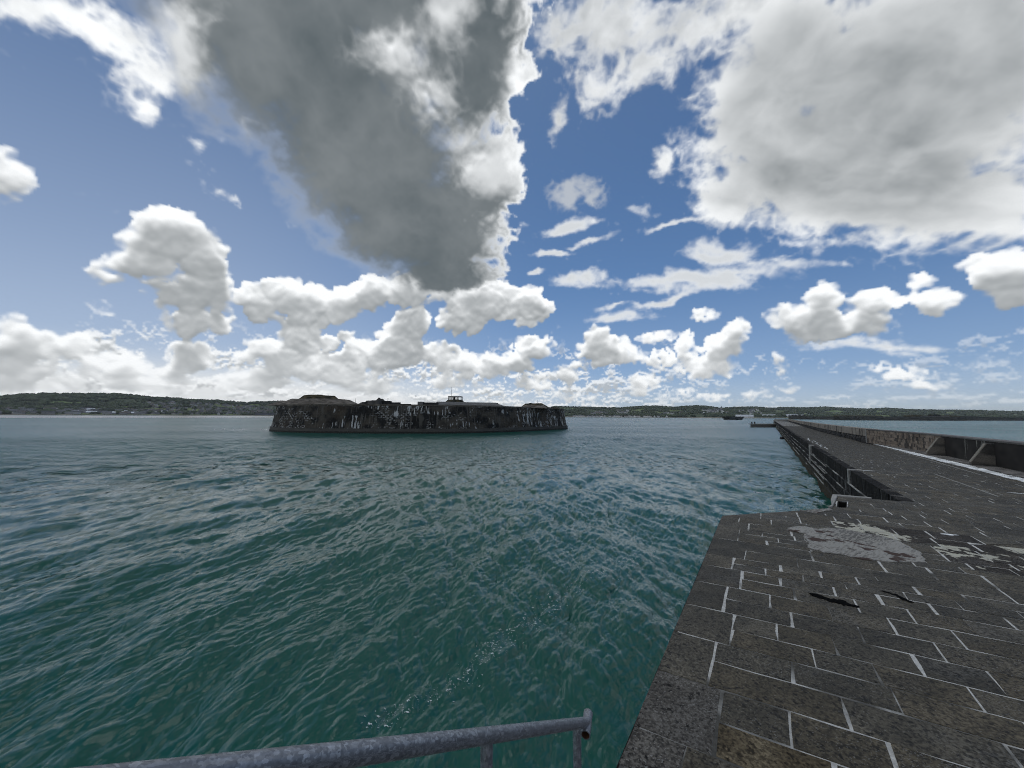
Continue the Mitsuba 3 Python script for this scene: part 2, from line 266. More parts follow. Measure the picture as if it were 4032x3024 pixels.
def bsdf(key, color, rough=0.8, bump=None, spec=0.4, eps=2e-3, **more):
    b = {"type": "principled", "base_color": proc(color) if callable(color) else {"type": "rgb", "value": list(color)}, "roughness": rough, "specular": spec, **more}
    if bump is not None:
        b = {"type": "bumpmap", "arbitrary": proc(bump, eps), "scale": 1.0, "bsdf": b}
    scene[key] = {"type": "twosided", "bsdf": b}
TONES = [((0.054, 0.046, 0.031), (0.092, 0.077, 0.052)), ((0.042, 0.0365, 0.026), (0.071, 0.061, 0.043)), ((0.060, 0.052, 0.037), (0.102, 0.088, 0.063)), ((0.056, 0.046, 0.029), (0.096, 0.078, 0.050))]
grit = relief(0.006, 38)
for i, (a, b) in enumerate(TONES):
    bsdf(f"paving_{'abcd'[i]}", stone(a, b, (0.20, 0.19, 0.17), seed=7.3 * i), 0.66, grit, 0.25)
bsdf("paving_tan", stone((0.085, 0.066, 0.040), (0.15, 0.12, 0.075), (0.02, 0.02, 0.02), seed=3.0), 0.85, grit, 0.15)
bsdf("paving_grey", stone((0.082, 0.074, 0.063), (0.135, 0.123, 0.105), (0.28, 0.27, 0.25), seed=5.0), 0.85, grit, 0.15)
def lichened(p, n, uv):
    c = stone((0.038, 0.033, 0.028), (0.062, 0.052, 0.042), (0.20, 0.19, 0.17), seed=1.1)(p, n, uv)
    m = fbm(p.x * 2.2 + 4, p.y * 2.2, 0.0, 4) + 0.35 * (fbm(p.x * 13, p.y * 13, 0.0, 3) - 0.5)
    return mix(c, (0.42, 0.40, 0.32), 0.95 * smoothstep(0.525, 0.575, m))
bsdf("paving_lichen", lichened, 0.85, grit, 0.15)
def mortar(p, n, uv):
    m = fbm(p.x * 1.7, p.y * 1.7, 0.0, 3)
    c = mix((0.070, 0.066, 0.056), (0.46, 0.445, 0.405), smoothstep(0.27, 0.54, m))
    return c * (0.62 + 0.8 * fbm(p.x * 30, p.y * 30, 0.0, 3))
bsdf("mortar", mortar, 0.9, relief(0.004, 60))
def dull_mortar(p, n, uv):
    return mix((0.09, 0.085, 0.078), (0.30, 0.29, 0.26), smoothstep(0.45, 0.7, fbm(p.x * 2.1 + 7, p.y * 2.1, 0.0, 3))) * (0.6 + 0.7 * noise(p.x * 30, p.y * 30))
bsdf("thin_mortar", dull_mortar, 0.9)
def patch_color(p, n, uv):
    a = p.x * U[0] + p.y * U[1]
    b = p.x * N[0] + p.y * N[1]
    brush = fbm(a * 5 + b * 9, b * 38 - a * 16, 0.0, 3)
    big = fbm(p.x * 1.5, p.y * 1.5, 3.0, 3)
    c = mix((0.10, 0.093, 0.080), (0.28, 0.264, 0.232), smoothstep(0.28, 0.66, 0.6 * brush + 0.4 * big))
    return mix(c, (0.05, 0.03, 0.022), smoothstep(0.66, 0.74, fbm(p.x * 3.3 + 2, p.y * 3.3, 8.0, 4)))
bsdf("patch_concrete", patch_color, 0.85, lambda p, n, uv: 0.010 * fbm((p.x * U[0] + p.y * U[1]) * 5 + (p.x * N[0] + p.y * N[1]) * 9, (p.x * N[0] + p.y * N[1]) * 38 - (p.x * U[0] + p.y * U[1]) * 16, 0.0, 3))
bsdf("tar", lambda p, n, uv: mi.Color3f(0.0045) * (0.5 + noise(p.x * 40, p.y * 40)), 1.0, relief(0.006, 50), 0.03)
def white_paint(p, n, uv):
    c = mix((0.50, 0.50, 0.47), (0.80, 0.80, 0.77), smoothstep(0.3, 0.6, fbm(p.x * 2.3, p.y * 2.3, 0.0, 4)))
    return mix(c, (0.10, 0.095, 0.085), 0.8 * smoothstep(0.60, 0.70, fbm(p.x * 6, p.y * 6, 2.0, 4)))
bsdf("white_paint", white_paint, 0.8)
bsdf("apron_concrete", lambda p, n, uv: mix((0.075, 0.068, 0.06), (0.17, 0.155, 0.14), smoothstep(0.35, 0.65, fbm(p.x * 2, p.y * 2, 1.0, 4))) * (0.6 + 0.7 * fbm(p.x * 25, p.y * 25, 0.0, 2)), 0.85, relief(0.006, 30))
def along(p):
    return p.x * float(U[0]) + p.y * float(U[1])
def wall_black(p, n, uv):
    a = along(p)
    c = mix((0.006, 0.006, 0.006), (0.021, 0.018, 0.015), fbm(a * 1.7, p.z * 3.1, 0.0, 4))
    run = smoothstep(0.66, 0.80, fbm(a * 6.5, p.z * 0.55, 4.0, 3))
    c = mix(c, (0.16, 0.155, 0.145), 0.75 * run * smoothstep(0.35, 0.65, noise(a * 0.5, 3.0)))
    weed = smoothstep(1.25, 0.75, p.z + 0.5 * fbm(a * 1.2, p.z * 2, 7.0, 3))
    return mix(c, mix((0.030, 0.026, 0.018), (0.062, 0.052, 0.034), fbm(a * 5, p.z * 7, 1.0, 3)), weed)
bsdf("wall_black", wall_black, 0.85, relief(0.02, 9), 0.15)
bsdf("wall_joint", lambda p, n, uv: mix((0.03, 0.03, 0.028), (0.34, 0.33, 0.30), smoothstep(0.42, 0.62, fbm(along(p) * 0.45, p.z * 2.3, 5.0, 3))) * (0.6 + 0.7 * noise(along(p) * 9, p.z * 9)), 0.9)
bsdf("pale_granite", lambda p, n, uv: mix((0.20, 0.19, 0.17), (0.36, 0.345, 0.31), fbm(p.x * 3, p.y * 3, p.z * 3, 4)) * (0.6 + 0.7 * fbm(p.x * 40, p.y * 40, p.z * 40, 2)), 0.8, relief(0.005, 40))
def parapet_stone(tint):
    def color(p, n, uv):
        a = along(p)
        c = mix((0.165, 0.122, 0.086), (0.31, 0.248, 0.190), fbm(a * 1.3 + tint, p.z * 2.2, 2.0, 4)) * (0.75 + 0.5 * tint)
        dirt = smoothstep(0.52, 0.70, fbm(a * 2.6 + tint * 9, p.z * 1.3, 6.0, 4))
        return mix(c, (0.030, 0.027, 0.024), 0.85 * dirt) * (0.6 + 0.75 * fbm(p.x * 26, p.y * 26, p.z * 26, 2))
    return color
for i in range(3):
    bsdf(f"parapet_stone_{'abc'[i]}", parapet_stone(0.2 + 0.35 * i), 0.85, relief(0.012, 22))
def render_black(p, n, uv):
    a = along(p)
    c = mix((0.016, 0.015, 0.014), (0.050, 0.044, 0.038), fbm(a * 1.2, p.z * 1.9, 1.0, 5))
    streak = smoothstep(0.58, 0.72, fbm(a * 4.6, p.z * 0.7, 3.0, 4)) * smoothstep(0.40, 0.58, noise(a * 0.35 + 0.2, 0.0))
    return mix(c, (0.26, 0.25, 0.21), 0.85 * streak)
bsdf("render_black", render_black, 0.85, relief(0.012, 16), 0.15)
bsdf("buttress_concrete", lambda p, n, uv: mix((0.045, 0.041, 0.036), (0.150, 0.132, 0.108), smoothstep(0.35, 0.68, fbm(along(p) * 2.5, p.z * 2.5, p.x, 4))) * (0.6 + 0.8 * fbm(p.x * 22, p.y * 22, p.z * 22, 2)), 0.85, relief(0.010, 20))
bsdf("buttress_lit_slope", lambda p, n, uv: mix((0.13, 0.115, 0.090), (0.27, 0.245, 0.20), fbm(along(p) * 4, p.z * 4, p.x, 3)) * (0.65 + 0.7 * noise(p.x * 26, p.y * 26, p.z * 26)), 0.85)  # paler than the sides: light on the slope put into the colour
bsdf("coping_grey", lambda p, n, uv: mix((0.055, 0.052, 0.047), (0.17, 0.16, 0.145), fbm(along(p) * 1.1, (p.x + p.y) * 3, p.z * 3, 4)), 0.85, relief(0.01, 20))
bsdf("black_course", lambda p, n, uv: mix((0.009, 0.009, 0.009), (0.05, 0.045, 0.038), smoothstep(0.4, 0.75, fbm(along(p) * 1.1, p.z * 6, 2.0, 4))), 0.85, relief(0.03, 6))
bsdf("rough_joint", lambda p, n, uv: mix((0.02, 0.02, 0.02), (0.24, 0.225, 0.19), smoothstep(0.45, 0.6, fbm(along(p) * 0.9, p.z * 5, 9.0, 3))), 0.9)
bsdf("band_concrete", lambda p, n, uv: mix((0.170, 0.145, 0.115), (0.300, 0.262, 0.212), fbm(along(p) * 0.55, p.z * 1.2, 2.0, 4)) * (1 - 0.75 * smoothstep(0.55, 0.72, fbm(along(p) * 1.6, p.z * 0.5, 6.0, 4))), 0.85, relief(0.008, 24))
LIME, ARC_LEFT = (0.46, 0.455, 0.43), 56.6
def fort_stone(p, n, uv):
    a, z = uv.x, uv.y
    c = mix((0.011, 0.0105, 0.0095), (0.062, 0.053, 0.041), smoothstep(0.30, 0.70, fbm(a * 0.45, z * 0.5, 0.0, 4)))
    c = mix(c, (0.085, 0.078, 0.066), 0.8 * smoothstep(0.60, 0.72, fbm(a * 2.1, z * 0.22, 6.0, 3)))
    c = mix(c, (0.055, 0.042, 0.028), 0.6 * smoothstep(0.54, 0.68, fbm(a * 0.16 + 5, z * 0.10, 0.0, 4)))
    run = smoothstep(0.60, 0.68, fbm(a * 1.9, z * 0.34 + 3, 0.0, 4)) * smoothstep(0.47, 0.56, fbm(a * 0.13 + 2, z * 0.42, 4.0, 3))
    c = mix(c, LIME, 0.9 * run)
    k = dr.floor(z / 0.55)
    fx, fz = a / 1.4 + 0.5 * (k - 2 * dr.floor(k / 2)), z / 0.55 - k
    fx = fx - dr.floor(fx)
    seam = dr.maximum(smoothstep(0.30, 0.12, fz), smoothstep(0.16, 0.06, dr.minimum(fx, 1 - fx)))
    where = smoothstep(0.53, 0.62, fbm(a * 0.12 + 1.7, z * 0.20, 8.0, 4)) * smoothstep(0.38, 0.52, noise(a * 0.9, z * 1.3, 3.0))
    where = dr.maximum(where, smoothstep(1.15, 0.85, dr.abs(a - ARC_LEFT) / 8 + dr.abs(z - 3.4) / 5.0 + 2.0 * (noise(a * 0.45, z * 0.7, 5.0) - 0.4)) * smoothstep(0.42, 0.52, noise(a * 0.8, z * 1.1, 9.0)))
    return mix(c, LIME, 0.55 * seam * where * smoothstep(0.35, 0.6, noise(a * 2.3, z * 2.6, 1.0)))
scene["fort_stone"] = {"type": "twosided", "bsdf": {"type": "principled", "base_color": proc(fort_stone), "roughness": 0.85, "specular": 0.3}}
bsdf("fort_plinth", lambda p, n, uv: mix((0.030, 0.028, 0.024), (0.095, 0.088, 0.075), fbm(p.x * 0.6, p.y * 0.6, p.z * 2, 4)), 0.85, relief(0.03, 4))
bsdf("fort_weed", lambda p, n, uv: mix((0.006, 0.007, 0.006), (0.022, 0.022, 0.014), fbm(p.x * 0.9, p.y * 0.9, p.z * 3, 4)), 0.7)
bsdf("fort_concrete", lambda p, n, uv: mix((0.060, 0.050, 0.038), (0.150, 0.130, 0.105), smoothstep(0.3, 0.7, fbm(p.x * 0.7, p.y * 0.7, p.z * 1.6, 5))), 0.9, relief(0.05, 3))
bsdf("fort_black", lambda p, n, uv: mix((0.006, 0.006, 0.007), (0.025, 0.024, 0.022), fbm(p.x, p.y, p.z * 2, 4)), 0.8)
bsdf("fort_pale", lambda p, n, uv: mix((0.085, 0.083, 0.078), (0.17, 0.165, 0.155), fbm(p.x * 0.6, p.y * 0.6, p.z * 3, 4)), 0.9)
bsdf("turf", lambda p, n, uv: mix((0.014, 0.015, 0.008), (0.075, 0.060, 0.028), smoothstep(0.35, 0.7, fbm(p.x * 0.9, p.y * 0.9, p.z * 1.7, 4))), 0.95)
def zinc(p, n, uv):
    d1, d2, w = voronoi(uv.x * 70 + 1.5 * noise(uv.x * 110, uv.y * 110), uv.y * 95)
    c = mix((0.17, 0.177, 0.192), (0.38, 0.39, 0.41), w * w)
    return c * (0.7 + 0.6 * fbm(uv.x * 90, uv.y * 130, 0.0, 3))
scene["galvanised"] = {"type": "twosided", "bsdf": {"type": "principled", "base_color": proc(zinc), "metallic": 0.55, "roughness": 0.42, "specular": 0.5}}
bsdf("rusty", lambda p, n, uv: mix((0.02, 0.012, 0.008), (0.12, 0.045, 0.018), fbm(p.x * 60, p.y * 60, p.z * 60, 3)), 0.8)
bsdf("dark_steel", lambda p, n, uv: mix((0.008, 0.008, 0.009), (0.03, 0.026, 0.023), fbm(p.x * 0.6, p.y * 0.6, p.z, 3)), 0.6)
bsdf("far_rock", lambda p, n, uv: mix((0.022, 0.022, 0.021), (0.070, 0.064, 0.054), smoothstep(0.3, 0.7, fbm(p.x * 0.12, p.y * 0.12, p.z * 0.8, 5))), 0.9)
bsdf("shore", lambda p, n, uv: mix((0.07, 0.066, 0.052), (0.24, 0.215, 0.165), smoothstep(0.35, 0.65, fbm(p.x * 0.03, p.y * 0.03, p.z * 0.4, 4))), 0.9)
def hill(p, n, uv):
    x, y = p.x * 0.0052, p.y * 0.0030
    d1, d2, w = voronoi(x + 0.4 * fbm(p.x * 0.004, p.y * 0.004, 0.0, 2), y)
    c = mix((0.030, 0.042, 0.020), (0.060, 0.074, 0.034), fbm(p.x * 0.012, p.y * 0.012, 0.0, 4))
    grass = mix((0.07, 0.105, 0.030), (0.135, 0.145, 0.055), fbm(p.x * 0.003 + 3, p.y * 0.003, 0.0, 2))
    c = mix(c, grass, smoothstep(0.50, 0.54, w) * smoothstep(0.03, 0.06, d2 - d1))
    return c * (0.7 + 0.6 * noise(p.x * 0.05, p.y * 0.05))
bsdf("hill", hill, 0.95)
bsdf("meadow", lambda p, n, uv: mix((0.075, 0.115, 0.035), (0.12, 0.155, 0.055), fbm(p.x * 0.02, p.y * 0.02, 0.0, 3)), 0.95)
def wood(p, n, uv):
    return mix((0.018, 0.026, 0.014), (0.060, 0.078, 0.036), smoothstep(0.25, 0.75, fbm(p.x * 0.03, p.y * 0.03, p.z * 0.08, 4))) * (0.6 + 0.8 * noise(p.x * 0.4, p.y * 0.4, p.z * 0.4))
bsdf("wood", wood, 0.95)
scene["house_paint"] = {"type": "twosided", "bsdf": {"type": "principled", "base_color": {"type": "mesh_attribute", "name": "vertex_color"}, "roughness": 0.8, "specular": 0.3}}
bsdf("bright_roof", (0.62, 0.63, 0.64), 0.5)
bsdf("foam", lambda p, n, uv: mix((0.55, 0.58, 0.57), (0.85, 0.87, 0.86), fbm(p.x * 30, p.y * 30, 0.0, 2)), 0.8)
bsdf("feather", (0.35, 0.35, 0.36), 0.8)

# water: a green body under a clear, rippled skin
def ripples(p, n, uv):
    w = 2.2 * noise(p.x * 0.7, p.y * 0.7)
    h, swell = mi.Float(0), mi.Float(0)
    for lam, a, ph in ((0.13, 0.1, 0.0), (0.23, -0.35, 1.3), (0.41, 0.45, 2.1), (0.75, -0.1, 4.0)):
        k = 2 * math.pi / lam
        h += lam * dr.sin(k * math.cos(a) * p.x + k * math.sin(a) * p.y + ph + w * (1.7 + a))
    v = 7 * noise(p.x * 0.11, p.y * 0.11)
    for lam, a, ph in ((1.3, 0.5, 5.2), (2.3, -0.45, 0.4), (4.1, 0.2, 2.2), (1.7, -1.0, 3.3)):
        k = 2 * math.pi / lam
        swell += lam * dr.sin(k * math.cos(a) * p.x + k * math.sin(a) * p.y + ph + v * (1.1 + a))
    open_water = smoothstep(18, 95, dr.sqrt(p.x * p.x + p.y * p.y))       # the landing shelters the water round it
    gust = noise(p.x * 0.02, p.y * 0.05)
    return (0.004 + 0.016 * open_water) * h + open_water * (0.012 + 0.022 * gust) * swell
def water(key, deep, clear, alpha, rippled=True):
    b = {"type": "roughplastic", "distribution": "ggx", "alpha": alpha, "int_ior": 1.34, "nonlinear": False,
         "diffuse_reflectance": proc(lambda p, n, uv: mix(deep, clear, noise(p.x * 0.03, p.y * 0.03)))}
    scene[key] = {"type": "bumpmap", "arbitrary": proc(ripples, 6e-3), "scale": 1.0, "bsdf": b} if rippled else b
water("water", (0.0055, 0.068, 0.049), (0.0092, 0.092, 0.070), 0.025)
water("shoal_water", (0.016, 0.105, 0.100), (0.028, 0.150, 0.140), 0.04)
scene["painted_glitter_water"] = {"type": "bumpmap", "arbitrary": proc(lambda p, n, uv: 0.05 * (noise(p.x * 2, p.y * 2) + 0.5 * noise(p.x * 5, p.y * 5)), 6e-3), "scale": 1.0, "bsdf": {"type": "plastic", "int_ior": 1.34, "diffuse_reflectance": {"type": "rgb", "value": [0.20, 0.225, 0.225]}}}  # distant sun glitter, put into a pale diffuse body colour
# ------------------------------------------------------------------ the sea
def ocean(size, n, seed, lam0, lam1, slope, heading, spread):
    """A repeating patch of wind waves (height and the two sideways shifts), from a spectrum between two wavelengths."""
    rng = np.random.default_rng(seed)
    k1 = 2 * np.pi * np.fft.fftfreq(n, size / n)
    kx, ky = np.meshgrid(k1, k1, indexing="xy")
    k = np.hypot(kx, ky) + 1e-9
    lam = 2 * np.pi / k
    amp = k ** -1.75 * (lam > lam0) * (lam < lam1)
    turn = np.arctan2(ky, kx) - heading
    amp = amp * (np.abs(np.cos(turn)) ** spread + 0.10)
    h = amp * (rng.normal(size=k.shape) + 1j * rng.normal(size=k.shape))
    s = np.hypot(np.real(np.fft.ifft2(1j * kx * h)), np.real(np.fft.ifft2(1j * ky * h))).std() * 1.5
    h = h * slope / s
    return [np.real(np.fft.ifft2(x)) for x in (h, -1j * kx / k * h, -1j * ky / k * h)]
HEAD = math.radians(-6)
TILES = [(61.0, 1024, 1, 2.6, 10.0, 0.072, HEAD, 1.8), (23.0, 768, 2, 0.50, 2.6, 0.150, HEAD + 0.1, 2.6), (7.3, 512, 3, 0.11, 0.55, 0.225, HEAD - 0.1, 2.6)]
waves = [(s, ocean(s, n, *rest)) for s, n, *rest in TILES]
def wave(x, y, detail=None):
    """The wave surface's shift (dx, dy, dz) at points of the calm sea."""
    out = np.zeros(x.shape + (3,))
    gust = np.clip(0.62 + 1.5 * (meshkit.fbm(np.stack([x / 11, y / 15, 0 * x], -1), 3, 4) - 0.30), 0.35, 1.6)
    for i, (size, maps) in enumerate(waves):
        n = maps[0].shape[0]
        c = [(y / size * n) % n, (x / size * n) % n]
        w = 1.0 if detail is None else np.clip(TILES[i][4] * 0.33 / detail, 0, 1) ** 2
        g = gust if i else 1.0
        for j, (m, f) in enumerate(zip((maps[1], maps[2], maps[0]), (0.85, 0.85, 1.0))):
            out[..., j] += f * w * g * map_coordinates(m, c, order=1, mode="grid-wrap")
    return out
front = np.radians(np.arange(-58, 58.01, 0.095))
back = np.radians(np.arange(60, 300, 4.0))
azs = np.concatenate([front, back])
radii = [0.6, 1.5, 3.0, 5.0]
while radii[-1] < 1000:
    r = radii[-1]
    radii.append(r + max(0.045, r * r / (5.6 * 385) * 0.68))
radii = np.array(radii + [1400, 2000, 3000, 5000, 9000, 16000, 30000.0])
rr, aa = np.meshgrid(radii, azs, indexing="ij")
x, y = rr * np.sin(aa), rr * np.cos(aa)
step = np.gradient(radii)[:, None] * np.ones_like(aa)
d = wave(x, y, np.maximum(step, 0.02)) * (rr < 900)[..., None]
quiet = 1 - 0.55 * np.exp(-((x + 29) ** 2 / 45 ** 2 + (y - 112) ** 2 / 9 ** 2))      # the lee under the fort
v = np.stack([x + d[..., 0], y + d[..., 1], d[..., 2] * quiet], -1).reshape(-1, 3)
nr, na = rr.shape
i, j = np.meshgrid(np.arange(nr - 1), np.arange(na), indexing="ij")
j2 = (j + 1) % na
f = np.stack([i * na + j, i * na + j2, (i + 1) * na + j2, (i + 1) * na + j], -1).reshape(-1, 4)
f = np.vstack([f[:, [0, 1, 2]], f[:, [0, 2, 3]]])
mid = v[f].mean(1)[:, :2] - O
outside = (mid @ N > 13.5 + 0.008 * np.maximum(0, mid @ U - 26)) & (mid @ U > -40)
def part_of(keep):
    used, g = np.unique(f[keep], return_inverse=True)
    return trimesh.Trimesh(v[used], g.reshape(-1, 3), process=False)
put("sea", part_of(~outside), "water", True, kind="structure", label="choppy blue-green sea round the landing and the fort")
put("outer_sea", part_of(outside), "shoal_water", True, kind="structure", label="paler turquoise sea beyond the parapet")
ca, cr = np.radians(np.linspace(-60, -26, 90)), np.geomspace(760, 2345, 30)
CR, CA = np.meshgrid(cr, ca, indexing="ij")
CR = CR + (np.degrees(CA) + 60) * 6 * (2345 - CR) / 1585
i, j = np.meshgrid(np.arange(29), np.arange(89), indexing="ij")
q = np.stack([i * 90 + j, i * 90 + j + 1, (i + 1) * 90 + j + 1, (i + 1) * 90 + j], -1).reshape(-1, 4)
put("bay", trimesh.Trimesh(np.c_[(CR * np.sin(CA)).ravel(), (CR * np.cos(CA)).ravel(), np.full(CR.size, 0.22)], np.vstack([q[:, [0, 1, 2]], q[:, [0, 2, 3]]]) , process=False), "painted_glitter_water", kind="structure", label="bay water under the left shore, sun glitter put into its pale colour")
put("sea_bed", box(-30000, 30000, -30000, 30000, -14, -12), "shore", kind="structure", label="sea bed under the water")

# foam: small flecks lying on the waves along a drift line, and a few breaking crests
def fleck(x, y, r, rng):
    n = int(rng.integers(6, 10))
    a = np.sort(rng.uniform(0, 2 * np.pi, n))
    q = r * rng.uniform(0.45, 1.2, n)
    sq, th = rng.uniform(0.3, 0.8), rng.uniform(0, np.pi)
    px, py = q * np.cos(a), sq * q * np.sin(a)
    X = np.append(x + px * np.cos(th) - py * np.sin(th), x)
    Y = np.append(y + px * np.sin(th) + py * np.cos(th), y)
    s = wave(X, Y, np.full(X.shape, 0.05))
    v = np.c_[X + s[:, 0], Y + s[:, 1], s[:, 2] + np.append(np.full(n, 0.006), 0.016)]
    k = np.arange(n)
    return trimesh.Trimesh(v, np.c_[k, (k + 1) % n, np.full(n, n)], process=False)
rng = np.random.default_rng(5)
flecks = []
FOAM_LINE = [(-2.6, 7.4, 26), (-2.0, 8.0, 20), (-1.1, 8.8, 22), (-0.6, 9.6, 26), (-0.3, 10.4, 24), (0.6, 11.1, 20), (1.1, 11.8, 14), (1.9, 12.9, 12), (2.7, 13.9, 10), (4.0, 14.8, 14), (4.8, 15.5, 10), (6.0, 16.3, 0)]
for (x0, y0, n0), (x1, y1, n1) in zip(FOAM_LINE[:-1], FOAM_LINE[1:]):
    for _ in range(int(3.2 * n0)):
        q = rng.uniform()
        wd = 0.036 * math.hypot(x0, y0)
        flecks.append(fleck(x0 + (x1 - x0) * q + rng.normal(0, wd * 0.5), y0 + (y1 - y0) * q + rng.normal(0, wd * 0.5), 0.6 * rng.uniform(0.006, 0.042) * (0.5 + 0.06 * math.hypot(x0, y0)) * (1 if rng.uniform() < 0.75 else 1.7), rng))
put("sea_foam", join(flecks), "foam", kind="stuff", label="white foam flecks drifting in a line on the green water", category="foam")
caps = []
for cx, cy, w in [(35.2, 52.0, .35), (18.9, 29.8, .3), (0.4, 96.6, .7), (-91.8, 143.6, 1.6), (-100.3, 145.0, 1.4), (-110.9, 149.0, 1.2)]:
    for _ in range(16):
        caps.append(fleck(cx + rng.normal(0, w), cy + rng.normal(0, w * 0.35), rng.uniform(0.2, 0.5) * w, rng))
put("wave_crest", join(caps), "foam", kind="stuff", label="small white breaking crests off the breakwater and the fort", category="foam")

# ------------------------------------------------------------------ the landing and the breakwater's deck
TEND = 330.0
ts = np.r_[14.84, np.arange(24, TEND + 1, 10.0)]
wall_s = lambda t: 4.90 + bend(t) + 0.0006 * (np.asarray(t) - 15)
par_s = lambda t: np.interp(t, [-10, 43, 56, 71, 101, 224, 340], [12.32, 12.32, 10.95, 10.5, 10.6, 13.1, 15.4])
outline = [(0, -7), (0, 9.25), (2.78, 12.25), (3.23, 14.74)] + [(float(wall_s(t)), float(t)) for t in ts]
right_edge = [(float(par_s(t)) + 0.95, float(t)) for t in ts[::-1]] + [(13.2, -7)]
body = Polygon(outline + right_edge)
slot = Polygon([(2.97, 12.55), (3.16, 12.55), (3.33, 13.75), (3.14, 13.75)])
def world(poly):
    """From the breakwater's axes to the world's."""
    return affinity.affine_transform(poly, [N[0], U[0], N[1], U[1], O[0], O[1]])
put("breakwater", prism(world(body.difference(slot)), -6.0, DECK - 0.045), "wall_black", kind="structure", label="dark masonry body of the breakwater under its pavement")
deck_area = Polygon(outline + [(float(par_s(t)) - 0.9 * (t < 56), float(t)) for t in ts[::-1]] + [(11.4, -7)])
bed = deck_area.buffer(-0.03).difference(slot.buffer(0.02))
put("pavement", prism(world(bed), DECK - 0.05, DECK - 0.012), "thin_mortar", kind="structure", label="dark granite paving of the landing and the breakwater's deck")

# courses cross the deck askew: t = row + 0.055 s; measured joints for the near ones
K = 1.7
ROWS = [(-0.62, -0.36, [.27]), (-0.36, -0.10, [.05, .6]), (-0.10, .175, [.27, .9, 1.3]), (.175, .43, [.39, .87, 1.3, 1.75]), (.43, .72, [.39, .71, 1.12, 1.55]), (.72, 1.01, [.30, .98, 1.62]), (1.01, 1.27, [.30, .755, 1.25, 1.78]),
        (1.27, 1.52, [.39, .88, 1.21, 1.64]), (1.52, 1.80, [.39, .68, 1.03, 1.46, 1.82]), (1.80, 2.08, [.30, .79, 1.22, 1.64]), (2.08, 2.38, [.30, .64, 1.07, 1.45, 1.82]), (2.38, 2.66, [.40, .83, 1.29, 1.63, 1.97]),
        (2.66, 2.90, [.40, .74, 1.16, 1.48, 1.83, 2.27]), (2.90, 3.10, [.30, .61, .94, 1.27, 1.70, 2.05]), (3.10, 3.31, [.30, .75, 1.10, 1.39, 1.83, 2.15]), (3.31, 3.66, [.41, .92, 1.57, 2.08]), (3.66, 4.05, [.41, 1.07, 1.70, 2.1]),
        (4.05, 4.25, [.30, .62, 1.10]), (4.25, 4.46, [.30, .76, 1.2]), (4.46, 4.68, [.30, .58, .95]), (4.68, 5.12, [.40, .93, 1.4]), (5.12, 5.56, [.26, .69, 1.15, 1.6]), (5.56, 6.0, [.55, .91, 1.08, 1.5]), (6.0, 6.36, [1.08, 1.57]), (6.36, 6.72, [.94, 1.48, 1.8])]
EDGE = [(-0.10, .175, .27), (.175, .72, .39), (.72, 1.27, .30), (1.27, 1.80, .39), (1.80, 2.38, .30), (2.38, 2.90, .40), (2.90, 3.31, .30), (3.31, 4.05, .41), (4.05, 4.68, .30), (4.68, 5.12, .40), (5.12, 5.56, .26)]
rng = np.random.default_rng(19)
t0 = ROWS[-1][1]
rows = [(a * K, b * K, [x * K for x in c]) for a, b, c in ROWS]
t0 *= K
while t0 < 150:
    w = rng.uniform(0.42, 0.66)
    rows.append((t0, t0 + w, [3.4 + rng.uniform(0, 1.0)] if t0 < 14.6 else [3.0]))
    t0 += w
rows = [(-7 + 0.5 * i, -6.5 + 0.5 * i, [0.5 + rng.uniform(0, .4)]) for i in range(int((7 - 0.62 * K) / 0.5))] + [(-7 + 0.5 * int((7 - 0.62 * K) / 0.5), -0.62 * K, [0.6])] + rows
edge_blocks = [(a * K, b * K, c * K) for a, b, c in EDGE]
concrete_patch = Polygon([(1.52, 8.77), (1.70, 9.05), (1.88, 9.19), (2.16, 9.12), (2.40, 9.35), (2.67, 9.47), (3.05, 9.33), (3.45, 9.16), (3.62, 8.85), (3.75, 8.14), (3.66, 7.43), (3.38, 7.28), (3.03, 7.06), (2.67, 6.95), (2.36, 7.08), (2.08, 7.05), (1.81, 7.23), (1.86, 7.6), (1.80, 7.9), (1.83, 8.42), (1.66, 8.5), (1.51, 8.55)])
crack = LineString([(3.45, 9.16), (3.74, 8.95), (4.8, 9.5), (5.88, 10.19), (8.0, 11.5)]).buffer(0.014)
stones = []                                   # (distance to the near end, mesh outline, tone)
def add_stone(poly, header=False):
    clip = poly.intersection(deck_area.buffer(-0.02)).difference(concrete_patch.buffer(0.012)).difference(crack).difference(slot.buffer(0.05))
    for g in getattr(clip, "geoms", [clip]):
        if g.is_empty or g.area < 0.02 or g.geom_type != "Polygon":
            continue
        g = Polygon(g.exterior)
        if g.length < 12 and g.centroid.y < 45:
            g = g.segmentize(0.42)
        stones.append((g, header))
def quad(s0, s1, ta, tb, gap_s, gap_t):
    q = [(s0 + gap_s, ta + gap_t), (s1 - gap_s, ta + gap_t), (s1 - gap_s, tb - gap_t), (s0 + gap_s, tb - gap_t)]
    return Polygon([(s + rng.normal(0, 0.006), t + 0.055 * s + rng.normal(0, 0.003)) for s, t in q])
for a, b, c in edge_blocks:
    add_stone(quad(0.0, c, a, b, 0.014, 0.006), True)
for ta, tb, joints in rows:
    start = 0.0
    for a, b, c in edge_blocks:
        if ta >= a - 1e-6 and tb <= b + 1e-6:
            start = c
    limit = 12.6
    cuts = [start] + [j for j in joints if j > start + 0.05]
    while cuts[-1] < limit:
        cuts.append(cuts[-1] + rng.uniform(0.52, 0.95) * (1 if ta < 30 else 1.5))
    for s0, s1 in zip(cuts[:-1], cuts[1:]):
        g = rng.choice([0.008, 0.012, 0.018, 0.025], p=[.3, .35, .2, .15]) * (1 if ta < 12 else 0.55)
        add_stone(quad(s0, s1, ta, tb, g, rng.choice([0.008, 0.010, 0.014])))
